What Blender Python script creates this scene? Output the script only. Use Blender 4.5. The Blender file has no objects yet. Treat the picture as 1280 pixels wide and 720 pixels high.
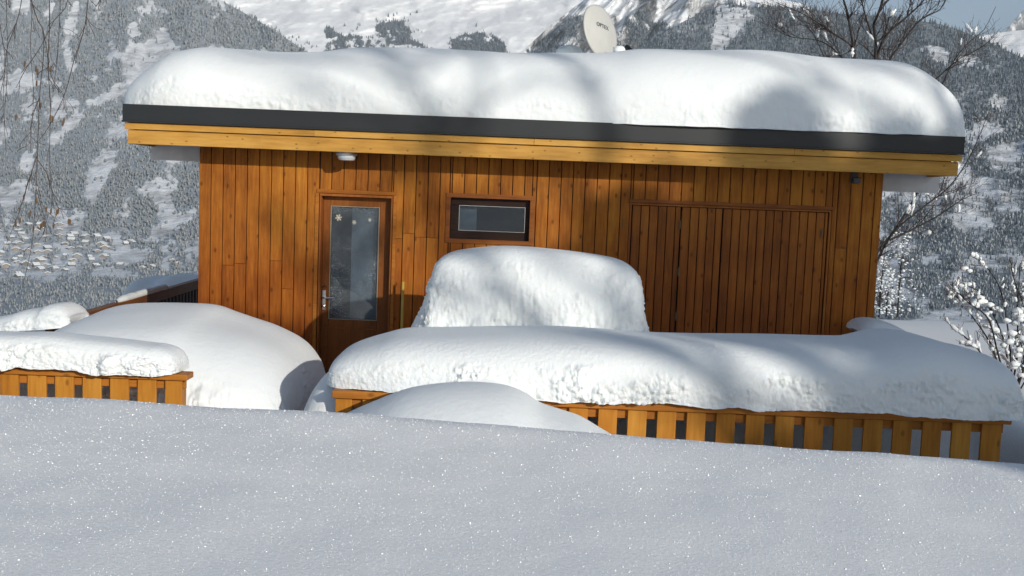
import bpy, math, random
import numpy as np
from mathutils import Vector, Matrix
R = math.radians
random.seed(7)
RNG = np.random.default_rng(11)
scene = bpy.context.scene
COL = scene.collection
E = 2.2                      # eye height above the cabin floor
F = 1300.0                   # focal length in photo pixels (1280 wide)
PITCH, ROLL = R(5.05), R(2.25)

# ------------------------------------------------------------------ camera
fwd = np.array([0, math.cos(PITCH), -math.sin(PITCH)])
r0 = np.array([1.0, 0, 0]); u0 = np.array([0, math.sin(PITCH), math.cos(PITCH)])
rt = math.cos(ROLL) * r0 + math.sin(ROLL) * u0
up = -math.sin(ROLL) * r0 + math.cos(ROLL) * u0
EYE = np.array([0, 0, E])
cd = bpy.data.cameras.new('camera'); cam = bpy.data.objects.new('camera', cd); COL.objects.link(cam)
cam.matrix_world = Matrix(((rt[0], up[0], -fwd[0], 0), (rt[1], up[1], -fwd[1], 0), (rt[2], up[2], -fwd[2], E), (0, 0, 0, 1)))
cd.sensor_width = 36; cd.lens = 36 * F / 1280; cd.clip_start = 0.05; cd.clip_end = 30000
scene.camera = cam

def at(px, py, Y):
    px = np.asarray(px, float); py = np.asarray(py, float); Y = np.asarray(Y, float)
    d = fwd + ((px - 640) / F)[..., None] * rt - ((py - 360) / F)[..., None] * up
    return EYE + d * (Y / d[..., 1])[..., None]
def X_(px, py, Y): return float(at(px, py, Y)[0])
def Z_(px, py, Y): return float(at(px, py, Y)[2])

# ------------------------------------------------------------------ noise
def _hash(ix, iy, iz, seed):
    h = (ix.astype(np.int64) * 374761393 + iy.astype(np.int64) * 668265263 + iz.astype(np.int64) * 2147483647 + seed * 1274126177) & 0xFFFFFFFF
    h = ((h ^ (h >> 13)) * 1274126177) & 0xFFFFFFFF
    h = ((h ^ (h >> 16)) * 2246822519) & 0xFFFFFFFF
    return ((h ^ (h >> 15)) & 0xFFFFFF) / 0xFFFFFF
def vnoise(P, seed=0):
    P = np.asarray(P, float); f = np.floor(P); t = P - f; t = t * t * (3 - 2 * t); f = f.astype(np.int64)
    r = 0
    for dx in (0, 1):
        wx = t[:, 0] if dx else 1 - t[:, 0]
        for dy in (0, 1):
            wy = t[:, 1] if dy else 1 - t[:, 1]
            for dz in (0, 1):
                wz = t[:, 2] if dz else 1 - t[:, 2]
                r = r + wx * wy * wz * _hash(f[:, 0] + dx, f[:, 1] + dy, f[:, 2] + dz, seed)
    return r * 2 - 1
def fbm(P, sc, oct=4, seed=0, gain=0.5):
    P = np.asarray(P, float) * sc; a = 1; s = 0; n = 0
    for o in range(oct):
        s = s + a * vnoise(P * 2 ** o + 17.3 * o, seed + o); n += a; a *= gain
    return s / n
def sstep(a, b, x):
    t = np.clip((np.asarray(x, float) - a) / (b - a), 0, 1); return t * t * (3 - 2 * t)

# ------------------------------------------------------------------ mesh helpers
def link(o, mats):
    COL.objects.link(o)
    for m in (mats if isinstance(mats, (list, tuple)) else [mats]): o.data.materials.append(m)
    return o
def root_loc(p):
    while p.parent is not None: p = p.parent
    return np.array(p.location)
def build(name, V, Fc, mats, parent=None, loc=None, smooth=False, midx=None, bevel=0):
    V = np.asarray(V, float)
    if parent is not None: L = root_loc(parent)
    elif loc is not None: L = np.asarray(loc, float)
    else: L = np.array([V[:, 0].mean(), V[:, 1].mean(), V[:, 2].min()])
    V = V - L
    me = bpy.data.meshes.new(name)
    if isinstance(Fc, np.ndarray):
        n, k = Fc.shape
        me.vertices.add(len(V)); me.vertices.foreach_set('co', V.astype(np.float32).ravel())
        me.loops.add(n * k); me.loops.foreach_set('vertex_index', Fc.astype(np.int32).ravel())
        me.polygons.add(n); me.polygons.foreach_set('loop_start', np.arange(0, n * k, k, dtype=np.int32))
        me.polygons.foreach_set('loop_total', np.full(n, k, np.int32))
        me.update(calc_edges=True)
    else:
        me.from_pydata([tuple(v) for v in V], [], [tuple(f) for f in Fc])
    if midx is not None: me.polygons.foreach_set('material_index', np.asarray(midx, np.int32))
    if smooth: me.polygons.foreach_set('use_smooth', np.ones(len(me.polygons), bool))
    me.validate(); me.update()
    o = bpy.data.objects.new(name, me); link(o, mats)
    if parent is not None: o.parent = parent
    else: o.location = L
    if bevel:
        b = o.modifiers.new('edge', 'BEVEL'); b.width = bevel; b.segments = 2; b.limit_method = 'ANGLE'; b.angle_limit = R(40)
    return o
def tag(o, label, cat, group=None):
    o['label'] = label; o['category'] = cat
    if group: o['group'] = group
    return o
def struct(o): o['kind'] = 'structure'; return o
def stuff(o): o['kind'] = 'stuff'; return o
def thing(name, label, cat, loc, group=None):
    o = bpy.data.objects.new(name, None); COL.objects.link(o); o.location = loc; o.empty_display_size = .2
    return tag(o, label, cat, group)

class MB:
    def __init__(s): s.v = []; s.f = []; s.m = []
    def add(s, V, Fc, m=0):
        b = len(s.v); s.v += [tuple(map(float, p)) for p in V]; s.f += [tuple(i + b for i in q) for q in Fc]; s.m += [m] * len(Fc); return s
    def box(s, a, b, m=0):
        x0, y0, z0 = a; x1, y1, z1 = b
        if x1 < x0: x0, x1 = x1, x0
        if y1 < y0: y0, y1 = y1, y0
        if z1 < z0: z0, z1 = z1, z0
        return s.add([(x0, y0, z0), (x1, y0, z0), (x1, y1, z0), (x0, y1, z0), (x0, y0, z1), (x1, y0, z1), (x1, y1, z1), (x0, y1, z1)],
                     [(0, 3, 2, 1), (4, 5, 6, 7), (0, 1, 5, 4), (1, 2, 6, 5), (2, 3, 7, 6), (3, 0, 4, 7)], m)
    def tube(s, pts, rad, n=6, m=0, cap=True):
        V, Q = tube_arrays(pts, rad, n)
        k = len(pts); Q = [tuple(q) for q in Q]
        if cap: Q += [tuple(range(n - 1, -1, -1)), tuple((k - 1) * n + i for i in range(n))]
        return s.add(V, Q, m)
    def lathe(s, prof, c, axis=(0, 0, 1), n=24, m=0):
        ax = Vector(axis).normalized(); a = ax.orthogonal().normalized(); b = ax.cross(a)
        V = []; Q = []
        for r, h in prof:
            for i in range(n):
                t = 2 * math.pi * i / n
                V.append(Vector(c) + ax * h + (a * math.cos(t) + b * math.sin(t)) * max(r, 1e-4))
        for j in range(len(prof) - 1):
            for i in range(n):
                k = (i + 1) % n; Q.append((j * n + i, j * n + k, (j + 1) * n + k, (j + 1) * n + i))
        Q += [tuple(range(n - 1, -1, -1)), tuple((len(prof) - 1) * n + i for i in range(n))]
        return s.add(V, Q, m)
    def build(s, name, mats, parent=None, **k):
        return build(name, s.v, s.f, mats, parent, midx=s.m if len(set(s.m)) > 1 else None, **k)
def tube_arrays(pts, rad, n=6):
    P = np.asarray(pts, float); k = len(P); rad = np.broadcast_to(np.asarray(rad, float), (k,))
    T = np.gradient(P, axis=0); T /= np.linalg.norm(T, axis=1)[:, None] + 1e-9
    ref = np.array([0.31, 0.85, 0.42]); ref /= np.linalg.norm(ref)
    A = np.cross(T, ref); A /= np.linalg.norm(A, axis=1)[:, None] + 1e-9
    B = np.cross(T, A)
    t = np.arange(n) * 2 * math.pi / n
    V = P[:, None] + rad[:, None, None] * (np.cos(t)[None, :, None] * A[:, None] + np.sin(t)[None, :, None] * B[:, None])
    i = np.arange(n); j = np.arange(k - 1)[:, None] * n
    Q = np.stack([j + i, j + (i + 1) % n, j + n + (i + 1) % n, j + n + i], -1).reshape(-1, 4)
    return V.reshape(-1, 3), Q
class TB:                     # many tubes in one mesh
    def __init__(s): s.V = []; s.F = []; s.n = 0
    def tube(s, pts, rad, n=5):
        V, Q = tube_arrays(pts, rad, n); s.V.append(V); s.F.append(Q + s.n); s.n += len(V)
    def add(s, V, Q):
        s.V.append(np.asarray(V, float)); s.F.append(np.asarray(Q, int) + s.n); s.n += len(V)
    def build(s, name, mat, parent=None, smooth=True, **k):
        return build(name, np.concatenate(s.V), np.concatenate(s.F), mat, parent, smooth=smooth, **k)

# ------------------------------------------------------------------ materials
def mat(name):
    m = bpy.data.materials.new(name); m.use_nodes = True; nt = m.node_tree
    return m, nt, nt.nodes['Principled BSDF'], nt.nodes['Material Output']
def N(nt, t, **k):
    n = nt.nodes.new(t)
    for a, b in k.items():
        if a in n.inputs.keys(): n.inputs[a].default_value = b
        else: setattr(n, a, b)
    return n
def noise_tex(nt, vec, scale, detail=4, rough=.55):
    n = N(nt, 'ShaderNodeTexNoise'); n.inputs['Scale'].default_value = scale; n.inputs['Detail'].default_value = detail; n.inputs['Roughness'].default_value = rough
    nt.links.new(vec, n.inputs['Vector']); return n.outputs['Fac']
def ramp(nt, fac, stops):
    r = N(nt, 'ShaderNodeValToRGB'); el = r.color_ramp.elements
    while len(el) < len(stops): el.new(.5)
    for e, (p, c) in zip(el, stops): e.position = p; e.color = tuple(c) + (1,) if len(c) == 3 else c
    nt.links.new(fac, r.inputs['Fac']); return r.outputs['Color']
def g3(v): return (v, v, v)
def mixc(nt, fac, a, b, mode='MIX'):
    n = N(nt, 'ShaderNodeMix', data_type='RGBA', blend_type=mode)
    for sock, v in ((n.inputs[0], fac), (n.inputs[6], a), (n.inputs[7], b)):
        if hasattr(v, 'links'): nt.links.new(v, sock)
        elif isinstance(v, (int, float)): sock.default_value = v if sock == n.inputs[0] else (v, v, v, 1)
        else: sock.default_value = tuple(v) + (1,)
    return n.outputs[2]
def mth(nt, op, a, b=0.0, clamp=False):
    n = N(nt, 'ShaderNodeMath', operation=op); n.use_clamp = clamp
    for i, v in enumerate((a, b)):
        if hasattr(v, 'links'): nt.links.new(v, n.inputs[i])
        else: n.inputs[i].default_value = v
    return n.outputs[0]
def objco(nt, scale=(1, 1, 1)):
    c = N(nt, 'ShaderNodeTexCoord'); mp = N(nt, 'ShaderNodeMapping'); mp.inputs['Scale'].default_value = scale
    nt.links.new(c.outputs['Object'], mp.inputs['Vector']); return mp.outputs['Vector']
def bump(nt, h, strength, dist, b, prev=None):
    n = N(nt, 'ShaderNodeBump'); n.inputs['Strength'].default_value = strength; n.inputs['Distance'].default_value = dist
    nt.links.new(h, n.inputs['Height'])
    if prev is not None: nt.links.new(prev, n.inputs['Normal'])
    if b is not None: nt.links.new(n.outputs['Normal'], b.inputs['Normal'])
    return n.outputs['Normal']

def snow_mat(name, col=(.865, .89, .885), fine=.3, coarse=.3, cscale=18, sss=.35, grain=0.0):
    m, nt, b, o = mat(name); v = objco(nt)
    b.inputs['Base Color'].default_value = col + (1,); b.inputs['Roughness'].default_value = .75; b.inputs['Specular IOR Level'].default_value = .25
    n1 = noise_tex(nt, v, cscale, 5, .6); n2 = noise_tex(nt, v, 160, 3, .7)
    p = bump(nt, n1, coarse, .02, None); bump(nt, n2, fine, .004, b, p)
    if grain:      # single grains and small lumps of different whiteness
        na = N(nt, 'ShaderNodeTexVoronoi'); na.inputs['Scale'].default_value = 210; nt.links.new(v, na.inputs['Vector'])
        sp_ = N(nt, 'ShaderNodeSeparateColor'); nt.links.new(na.outputs['Color'], sp_.inputs[0]); nb = noise_tex(nt, v, 70, 3, .6)
        fa = mth(nt, 'ADD', mth(nt, 'MULTIPLY', sp_.outputs[0], .6), mth(nt, 'MULTIPLY', nb, .5))
        nt.links.new(ramp(nt, fa, [(.1, tuple(x * (1 - grain) for x in col)), (.95, tuple(min(.97, x * (1 + grain * .6)) for x in col))]), b.inputs['Base Color'])
    if sss: b.inputs['Subsurface Weight'].default_value = sss; b.inputs['Subsurface Radius'].default_value = (.03, .04, .05)
    return m
M_SNOW = snow_mat('fresh_snow')
M_CRUMB = snow_mat('crumbly_snow', coarse=.45, cscale=30, fine=.35)
M_FIELD = snow_mat('powder_snow', col=(.925, .925, .90), fine=.3, coarse=.2, cscale=60, sss=0, grain=.15)

def wood_mat(name, dark, mid, light, axis='Z', rough=.5, knots=.6, spread=.5, red=None, worn=None, ks=5.0):
    m, nt, b, o = mat(name)
    sc = {'Z': (1, 1, .09), 'X': (.09, 1, 1), 'Y': (1, .09, 1)}[axis]
    geo = N(nt, 'ShaderNodeNewGeometry'); rnd = geo.outputs['Random Per Island']
    c = N(nt, 'ShaderNodeTexCoord'); off = N(nt, 'ShaderNodeVectorMath', operation='ADD')
    sv = N(nt, 'ShaderNodeCombineXYZ'); k = mth(nt, 'MULTIPLY', rnd, 37.0)
    for i in range(3): nt.links.new(k, sv.inputs[i])
    nt.links.new(c.outputs['Object'], off.inputs[0]); nt.links.new(sv.outputs[0], off.inputs[1])
    mp = N(nt, 'ShaderNodeMapping'); mp.inputs['Scale'].default_value = sc; nt.links.new(off.outputs[0], mp.inputs['Vector'])
    g = noise_tex(nt, mp.outputs['Vector'], 42, 5, .62)
    g2 = noise_tex(nt, mp.outputs['Vector'], 9, 3, .5)
    big = noise_tex(nt, c.outputs['Object'], 1.3, 4, .6)
    f = mth(nt, 'ADD', mth(nt, 'MULTIPLY', g, .55), mth(nt, 'MULTIPLY', g2, .45))
    f = mth(nt, 'ADD', f, mth(nt, 'MULTIPLY', mth(nt, 'SUBTRACT', rnd, .5), spread * .45))
    f = mth(nt, 'ADD', f, mth(nt, 'MULTIPLY', mth(nt, 'SUBTRACT', big, .5), .5))
    colr = ramp(nt, f, [(.25, dark), (.5, mid), (.75, light)])
    if red is not None:      # stain worn redder lower down the boards, deepened further as painted shade
        sx = N(nt, 'ShaderNodeSeparateXYZ'); nt.links.new(c.outputs['Object'], sx.inputs[0])
        w = mth(nt, 'ADD', sx.outputs['Z'], mth(nt, 'MULTIPLY', mth(nt, 'SUBTRACT', big, .5), 1.4))
        wr = N(nt, 'ShaderNodeMapRange'); wr.inputs['From Min'].default_value = red[1]; wr.inputs['From Max'].default_value = red[2]
        wr.inputs['To Min'].default_value = 1; wr.inputs['To Max'].default_value = 0
        nt.links.new(w, wr.inputs['Value'])
        colr = mixc(nt, mth(nt, 'MULTIPLY', wr.outputs[0], .9), colr, mixc(nt, 1.0, colr, red[0], 'MULTIPLY'))
    vo = N(nt, 'ShaderNodeTexVoronoi'); vo.inputs['Scale'].default_value = ks
    vo.voronoi_dimensions = '2D'; s2 = [1.0, 1.0, 1.0]; s2['XYZ'.index(axis)] = .6
    so_ = N(nt, 'ShaderNodeSeparateXYZ'); nt.links.new(off.outputs[0], so_.inputs[0]); cb = N(nt, 'ShaderNodeCombineXYZ')
    nt.links.new(mth(nt, 'MULTIPLY', so_.outputs['Y' if axis == 'Y' else 'X'], s2[1 if axis == 'Y' else 0]), cb.inputs[0]); nt.links.new(mth(nt, 'MULTIPLY', so_.outputs['Z'], s2[2]), cb.inputs[1])
    nt.links.new(cb.outputs[0], vo.inputs['Vector'])
    kn = ramp(nt, vo.outputs['Distance'], [(.035, g3(1)), (.10, g3(0))])
    sc_ = N(nt, 'ShaderNodeSeparateColor'); nt.links.new(vo.outputs['Color'], sc_.inputs[0])
    kn = mth(nt, 'MULTIPLY', kn, mth(nt, 'GREATER_THAN', sc_.outputs[0], .42))
    colr = mixc(nt, mth(nt, 'MULTIPLY', kn, knots), colr, tuple(x * .25 for x in dark))
    nt.links.new(colr, b.inputs['Base Color']); b.inputs['Roughness'].default_value = rough; b.inputs['Specular IOR Level'].default_value = .2
    bump(nt, g, .25, .003, b)
    return m
M_BOARD = wood_mat('varnished_boards', (.16, .046, .006), (.36, .122, .013), (.54, .22, .026), spread=.24, rough=.6, red=((.66, .38, .26), .1, 2.5))
M_LEAF = wood_mat('varnished_narrow_boards', (.12, .034, .006), (.28, .086, .011), (.42, .145, .017), red=((.85, .66, .55), .2, 2.2))
M_TRIM = wood_mat('red_brown_trim', (.13, .04, .010), (.24, .075, .016), (.34, .12, .024), axis='X', knots=.2)
M_TRIMV = wood_mat('red_brown_upright', (.15, .045, .010), (.28, .085, .017), (.4, .14, .026), axis='Z', knots=.2)
M_GOLDTRIM = wood_mat('gold_trim', (.17, .05, .008), (.32, .105, .013), (.46, .17, .025), axis='X', knots=.3)
M_GOLD = wood_mat('golden_beam', (.36, .17, .032), (.55, .285, .06), (.68, .39, .10), axis='X', knots=.6, spread=.35, rough=.5, ks=9.0)
M_FENCE = wood_mat('orange_fence_slats', (.34, .125, .015), (.5, .2, .025), (.62, .29, .045), axis='Z', knots=.5)
M_RAIL = wood_mat('orange_fence_rail', (.29, .10, .014), (.45, .165, .024), (.56, .23, .04), axis='X', knots=.5)
M_DARKWOOD = wood_mat('dark_brown_wood', (.012, .006, .005), (.028, .012, .008), (.05, .02, .011), axis='X', knots=.2)
M_DOORW = wood_mat('dark_stained_door', (.10, .03, .008), (.2, .062, .012), (.28, .095, .018), axis='Z', knots=.2)
M_SOFFIT = wood_mat('brown_soffit', (.08, .03, .012), (.14, .055, .02), (.2, .08, .03), axis='Y', knots=.3)

def plain(name, col, rough=.5, metal=0.0, var=.12, vs=6, spec=.5):
    m, nt, b, o = mat(name); v = objco(nt); n = noise_tex(nt, v, vs, 4)
    c = ramp(nt, n, [(.3, tuple(x * (1 - var) for x in col)), (.7, tuple(min(1, x * (1 + var)) for x in col))])
    nt.links.new(c, b.inputs['Base Color']); b.inputs['Roughness'].default_value = rough; b.inputs['Metallic'].default_value = metal
    b.inputs['Specular IOR Level'].default_value = spec; return m
M_FLASH = plain('anthracite_sheet_metal', (.015, .017, .019), .5, .0, .2, 1.2)
M_WHITE = plain('white_board', (.62, .62, .63), .6)
M_CORE = plain('room_shade_black', (.02, .022, .028), .9)  # near-black: shade of the unlit room put into the colour
M_CURT = plain('grey_net_curtain', (.19, .22, .25), .9, 0, .3, 9)
M_DISH = plain('beige_painted_metal', (.54, .53, .49), .5, 0, .06, 3)
M_INK = plain('grey_print', (.15, .16, .18), .6)
M_BLACK = plain('black_plastic', (.012, .012, .014), .4)
M_STEEL = plain('brushed_steel', (.6, .6, .6), .28, 1.0, .1, 20)
M_HINGE = plain('dull_hinge_metal', (.16, .12, .07), .5, .6)
M_LAMPM = plain('lamp_grey_metal', (.42, .43, .44), .35, .6, .1)
M_LAMPG = plain('frosted_lamp_glass', (.5, .53, .55), .25, 0, .08)
M_YELLOW = plain('yellow_paint', (.5, .33, .05), .5)
M_BEAD = plain('pale_glazing_bead', (.30, .25, .17), .6)
M_STICK = plain('white_window_sticker', (.62, .58, .45), .7)
M_GREYPL = plain('dark_grey_plastic', (.06, .065, .07), .5)
M_BARK = plain('dark_bark', (.032, .026, .023), .9, 0, .4, 8)
M_TWIG = plain('red_brown_twig', (.06, .042, .035), .9, 0, .3, 5)
M_BIRCH = plain('birch_bark', (.42, .40, .37), .8, 0, .5, 5)
M_CATKIN = plain('brown_catkin', (.13, .075, .04), .9, 0, .3, 30)

def pane_mat(name, frost, seed):
    m, nt, b, o = mat(name); nt.nodes.remove(b); v = objco(nt)
    tr = N(nt, 'ShaderNodeBsdfTransparent'); tr.inputs['Color'].default_value = (.72, .77, .8, 1)
    gl = N(nt, 'ShaderNodeBsdfGlossy'); gl.inputs['Roughness'].default_value = .03; gl.inputs['Color'].default_value = (1, 1, 1, 1)
    mix = N(nt, 'ShaderNodeMixShader'); mix.inputs[0].default_value = .05
    nt.links.new(tr.outputs[0], mix.inputs[1]); nt.links.new(gl.outputs[0], mix.inputs[2])
    df = N(nt, 'ShaderNodeBsdfDiffuse'); df.inputs['Color'].default_value = (.55, .6, .64, 1)
    a = noise_tex(nt, v, 2.2 + seed * .1, 3); bq = noise_tex(nt, v, 120, 3, .8)
    f = mth(nt, 'MULTIPLY', mth(nt, 'SUBTRACT', a, .42, True), 5, True)
    sp = mth(nt, 'MULTIPLY', mth(nt, 'SUBTRACT', bq, .55, True), 9, True)
    f = mth(nt, 'ADD', mth(nt, 'MULTIPLY', mth(nt, 'MULTIPLY', f, sp), frost), frost * .03)
    m2 = N(nt, 'ShaderNodeMixShader'); nt.links.new(f, m2.inputs[0]); nt.links.new(mix.outputs[0], m2.inputs[1]); nt.links.new(df.outputs[0], m2.inputs[2])
    nt.links.new(m2.outputs[0], o.inputs['Surface']); return m
M_PANE = pane_mat('frosty_door_glass', 1.0, 1)
M_PANE2 = pane_mat('dusty_window_glass', .15, 5)

def mountain_mat(name, rock, cover, scale, snow=(.84, .86, .88), aniso=(1, 1, 1), soft=.12, floor=None):
    m, nt, b, o = mat(name); v = objco(nt, aniso)
    n = noise_tex(nt, v, scale, 9, .66)
    r = ramp(nt, n, [(cover - soft, g3(0)), (cover + soft, g3(1))])
    r2 = noise_tex(nt, v, scale * 7, 5, .6)
    rc = ramp(nt, r2, [(.3, tuple(x * .6 for x in rock)), (.7, tuple(x * 1.4 for x in rock))])
    c = mixc(nt, r, rc, snow)
    if floor is not None:
        at_ = N(nt, 'ShaderNodeAttribute'); at_.attribute_name = 'woodland'
        fn = noise_tex(nt, v, scale * 9, 5, .75)
        fm = ramp(nt, mth(nt, 'ADD', at_.outputs['Fac'], mth(nt, 'MULTIPLY', mth(nt, 'SUBTRACT', fn, .5), 1.5)), [(.25, g3(0)), (.62, g3(1))])
        fc = ramp(nt, fn, [(.3, tuple(x * .8 for x in floor)), (.7, tuple(x * 1.2 for x in floor))])
        c = mixc(nt, mth(nt, 'MULTIPLY', fm, .93), c, fc)
    nt.links.new(c, b.inputs['Base Color'])
    b.inputs['Roughness'].default_value = .9; b.inputs['Specular IOR Level'].default_value = .1
    bump(nt, n, .6, 14, b); return m
M_MT_FOREST = mountain_mat('forest_slope_snow', (.30, .30, .30), .40, .03, soft=.14, floor=(.34, .38, .41))  # floor tone paled and blued to carry distance haze in the colour
M_MT_DARK = mountain_mat('wooded_slope_snow', (.24, .24, .245), .42, .03, soft=.12, floor=(.19, .222, .248))  # woodland floor lightened, part of the haze is in its colour
M_MT_WHITE = mountain_mat('high_bowl_snow', (.35, .35, .36), .26, .006, snow=(.90, .91, .92), floor=(.09, .12, .145))
M_MT_ROCK = mountain_mat('rocky_ridge_snow', (.13, .13, .135), .50, .007, aniso=(1.5, .6, .45), soft=.06, floor=(.09, .12, .145))

def conifer_mat(name, g, dust, dmix=.4):
    m, nt, b, o = mat(name); geo = N(nt, 'ShaderNodeNewGeometry'); v = objco(nt)
    sx = N(nt, 'ShaderNodeSeparateXYZ'); nt.links.new(geo.outputs['True Normal'], sx.inputs[0])
    n = noise_tex(nt, v, .35, 4, .7)
    s = mth(nt, 'ADD', mth(nt, 'MULTIPLY', sx.outputs['Z'], .5), mth(nt, 'MULTIPLY', n, 1.0))
    s = mth(nt, 'ADD', s, mth(nt, 'MULTIPLY', geo.outputs['Random Per Island'], .55))
    f = ramp(nt, s, [(.82 - dust, g3(0)), (1.35 - dust, g3(.42))])
    base = ramp(nt, geo.outputs['Random Per Island'], [(0, tuple(x * .8 for x in g)), (.6, g), (1, (g[0] * 1.4, g[1] * 1.25, g[2] * 1.15))])
    nt.links.new(mixc(nt, mth(nt, 'MULTIPLY', f, dmix), base, (.72, .74, .77)), b.inputs['Base Color']); b.inputs['Roughness'].default_value = .9
    b.inputs['Specular IOR Level'].default_value = .1; return m
M_CON = conifer_mat('hazy_dusted_conifers', (.27, .305, .33), .04)  # snow dust plus distance haze, both put into the base colour
M_CON2 = conifer_mat('dark_conifers', (.105, .138, .163), -.05)  # base lightened towards blue as painted haze
M_CON3 = conifer_mat('hazy_snowed_trees', (.25, .28, .30), .10, .25)  # pale base carries hillside haze as well as snow
M_NEEDLE = conifer_mat('spruce_needles', (.03, .05, .03), -.3)

# ------------------------------------------------------------------ ground
YC = 5.8
_cx = np.array([-200, 0, 200, 400, 640, 960, 1280, 1500.]); _cy = np.array([494, 499, 508, 520.5, 541, 567, 591, 607.])
_cp = at(_cx, _cy, YC)
def crest_z(X): return np.interp(X, _cp[:, 0], _cp[:, 2])
def ground(X, Y):
    X = np.asarray(X, float); Y = np.asarray(Y, float)
    zc = crest_z(X)
    d = YC - Y
    zf = zc + np.where(d > 0, -.05 * d - .0000 * np.clip(d, 0, 12) ** 2, -.05 * d - .55 * d * d)
    zf = zf + np.clip(d - 12, 0, None) * .05
    base = np.full_like(zf, -.1)
    base = base + .55 * sstep(8.0, 8.7, Y) * sstep(13, 11, Y) * sstep(-1.2, -.8, X) * sstep(4.3, 3.9, X)
    base = base + .62 * sstep(3.75, 4.15, X) * sstep(6.3, 7.6, Y) * sstep(13, 9, Y)
    w = sstep(6.5, 7.1, Y)
    z = zf * (1 - w) + base * w
    z = np.where(Y < 6.5, zf, z); z = np.maximum(z, np.where((Y > 6.2) & (Y < 24), base - .3, -1e9))
    P = np.stack([X, Y, 0 * X], -1).reshape(-1, 3)
    und = (fbm(P, .45, 3, 3) * .035 + fbm(P, 2.2, 3, 5) * .012).reshape(X.shape)
    z = z + und * sstep(0, 2, Y) * (1 - .0 * Y)
    # edge of the hilltop: near on the left, farther on the right; then the slope to the valley
    ye = 13.5 + 10.0 * sstep(2, 8, X)
    over = np.clip(Y - ye, 0, None)
    overx = np.clip(np.abs(X + 2) - 32, 0, None)
    drop = np.maximum(over, overx)
    P2 = P * 1
    z = z - 95 * (1 - np.exp(-drop / 120)) + np.where(drop > 5, (fbm(P2, .02, 3, 9) * 4).reshape(X.shape) * sstep(5, 60, drop), 0)
    return z
def axis(lo, hi, step, far, g):
    a = list(np.arange(lo, hi + 1e-6, step)); s = step; x = a[-1]
    while x < far: s *= g; x += s; a.append(x)
    s = step; x = a[0]; pre = []
    while x > -far: s *= g; x -= s; pre.append(x)
    return np.array(pre[::-1] + a)
gx = axis(-4.2, 4.6, .045, 9000, 1.13); gy = axis(1.6, 9.0, .045, 9000, 1.13)
GX, GY = np.meshgrid(gx, gy)
GZ = ground(GX, GY)
def grid_faces(ny, nx):
    j, i = np.meshgrid(np.arange(ny - 1), np.arange(nx - 1), indexing='ij'); a = j * nx + i
    return np.stack([a, a + 1, a + nx + 1, a + nx], -1).reshape(-1, 4)
struct(build('snow_field', np.stack([GX, GY, GZ], -1).reshape(-1, 3), grid_faces(len(gy), len(gx)), M_FIELD, loc=(0, 0, 0), smooth=True))

# loose ice crystals glinting on the powder
def crystals():
    n = 150000
    Y = RNG.uniform(1.9, 6.0, n); X = RNG.uniform(-.62, .62, n) * (Y + .3)
    Z = ground(X, Y)
    keep = RNG.random(n) < np.clip((Y / 5.5) ** 1.2 + .25, 0, 1); X, Y, Z = X[keep], Y[keep], Z[keep]; n = len(X)
    s = .0008 + .0018 * RNG.random(n) ** 3 + np.where(RNG.random(n) < .02, .0030, 0)
    s *= (Y / 4.2) ** .7
    nrm = RNG.normal(size=(n, 3)) + np.array([.12, -.3, .35]); nrm /= np.linalg.norm(nrm, axis=1)[:, None]
    a = np.cross(nrm, RNG.normal(size=(n, 3))); a /= np.linalg.norm(a, axis=1)[:, None]; b = np.cross(nrm, a)
    C = np.stack([X, Y, Z + .0012], -1)
    V = np.stack([C + s[:, None] * (math.cos(t) * a * (1.0) + math.sin(t) * b * .75) for t in (0, math.pi / 2, math.pi, 3 * math.pi / 2)], 1).reshape(-1, 3)
    m, nt, bb, o = mat('ice_crystal'); bb.inputs['Base Color'].default_value = (.98, .98, .98, 1); bb.inputs['Roughness'].default_value = .3
    bb.inputs['Specular IOR Level'].default_value = .8
    stuff(build('ice_crystals', V, np.arange(4 * n).reshape(-1, 4), m, loc=(0, 0, 0)))
crystals()

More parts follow.
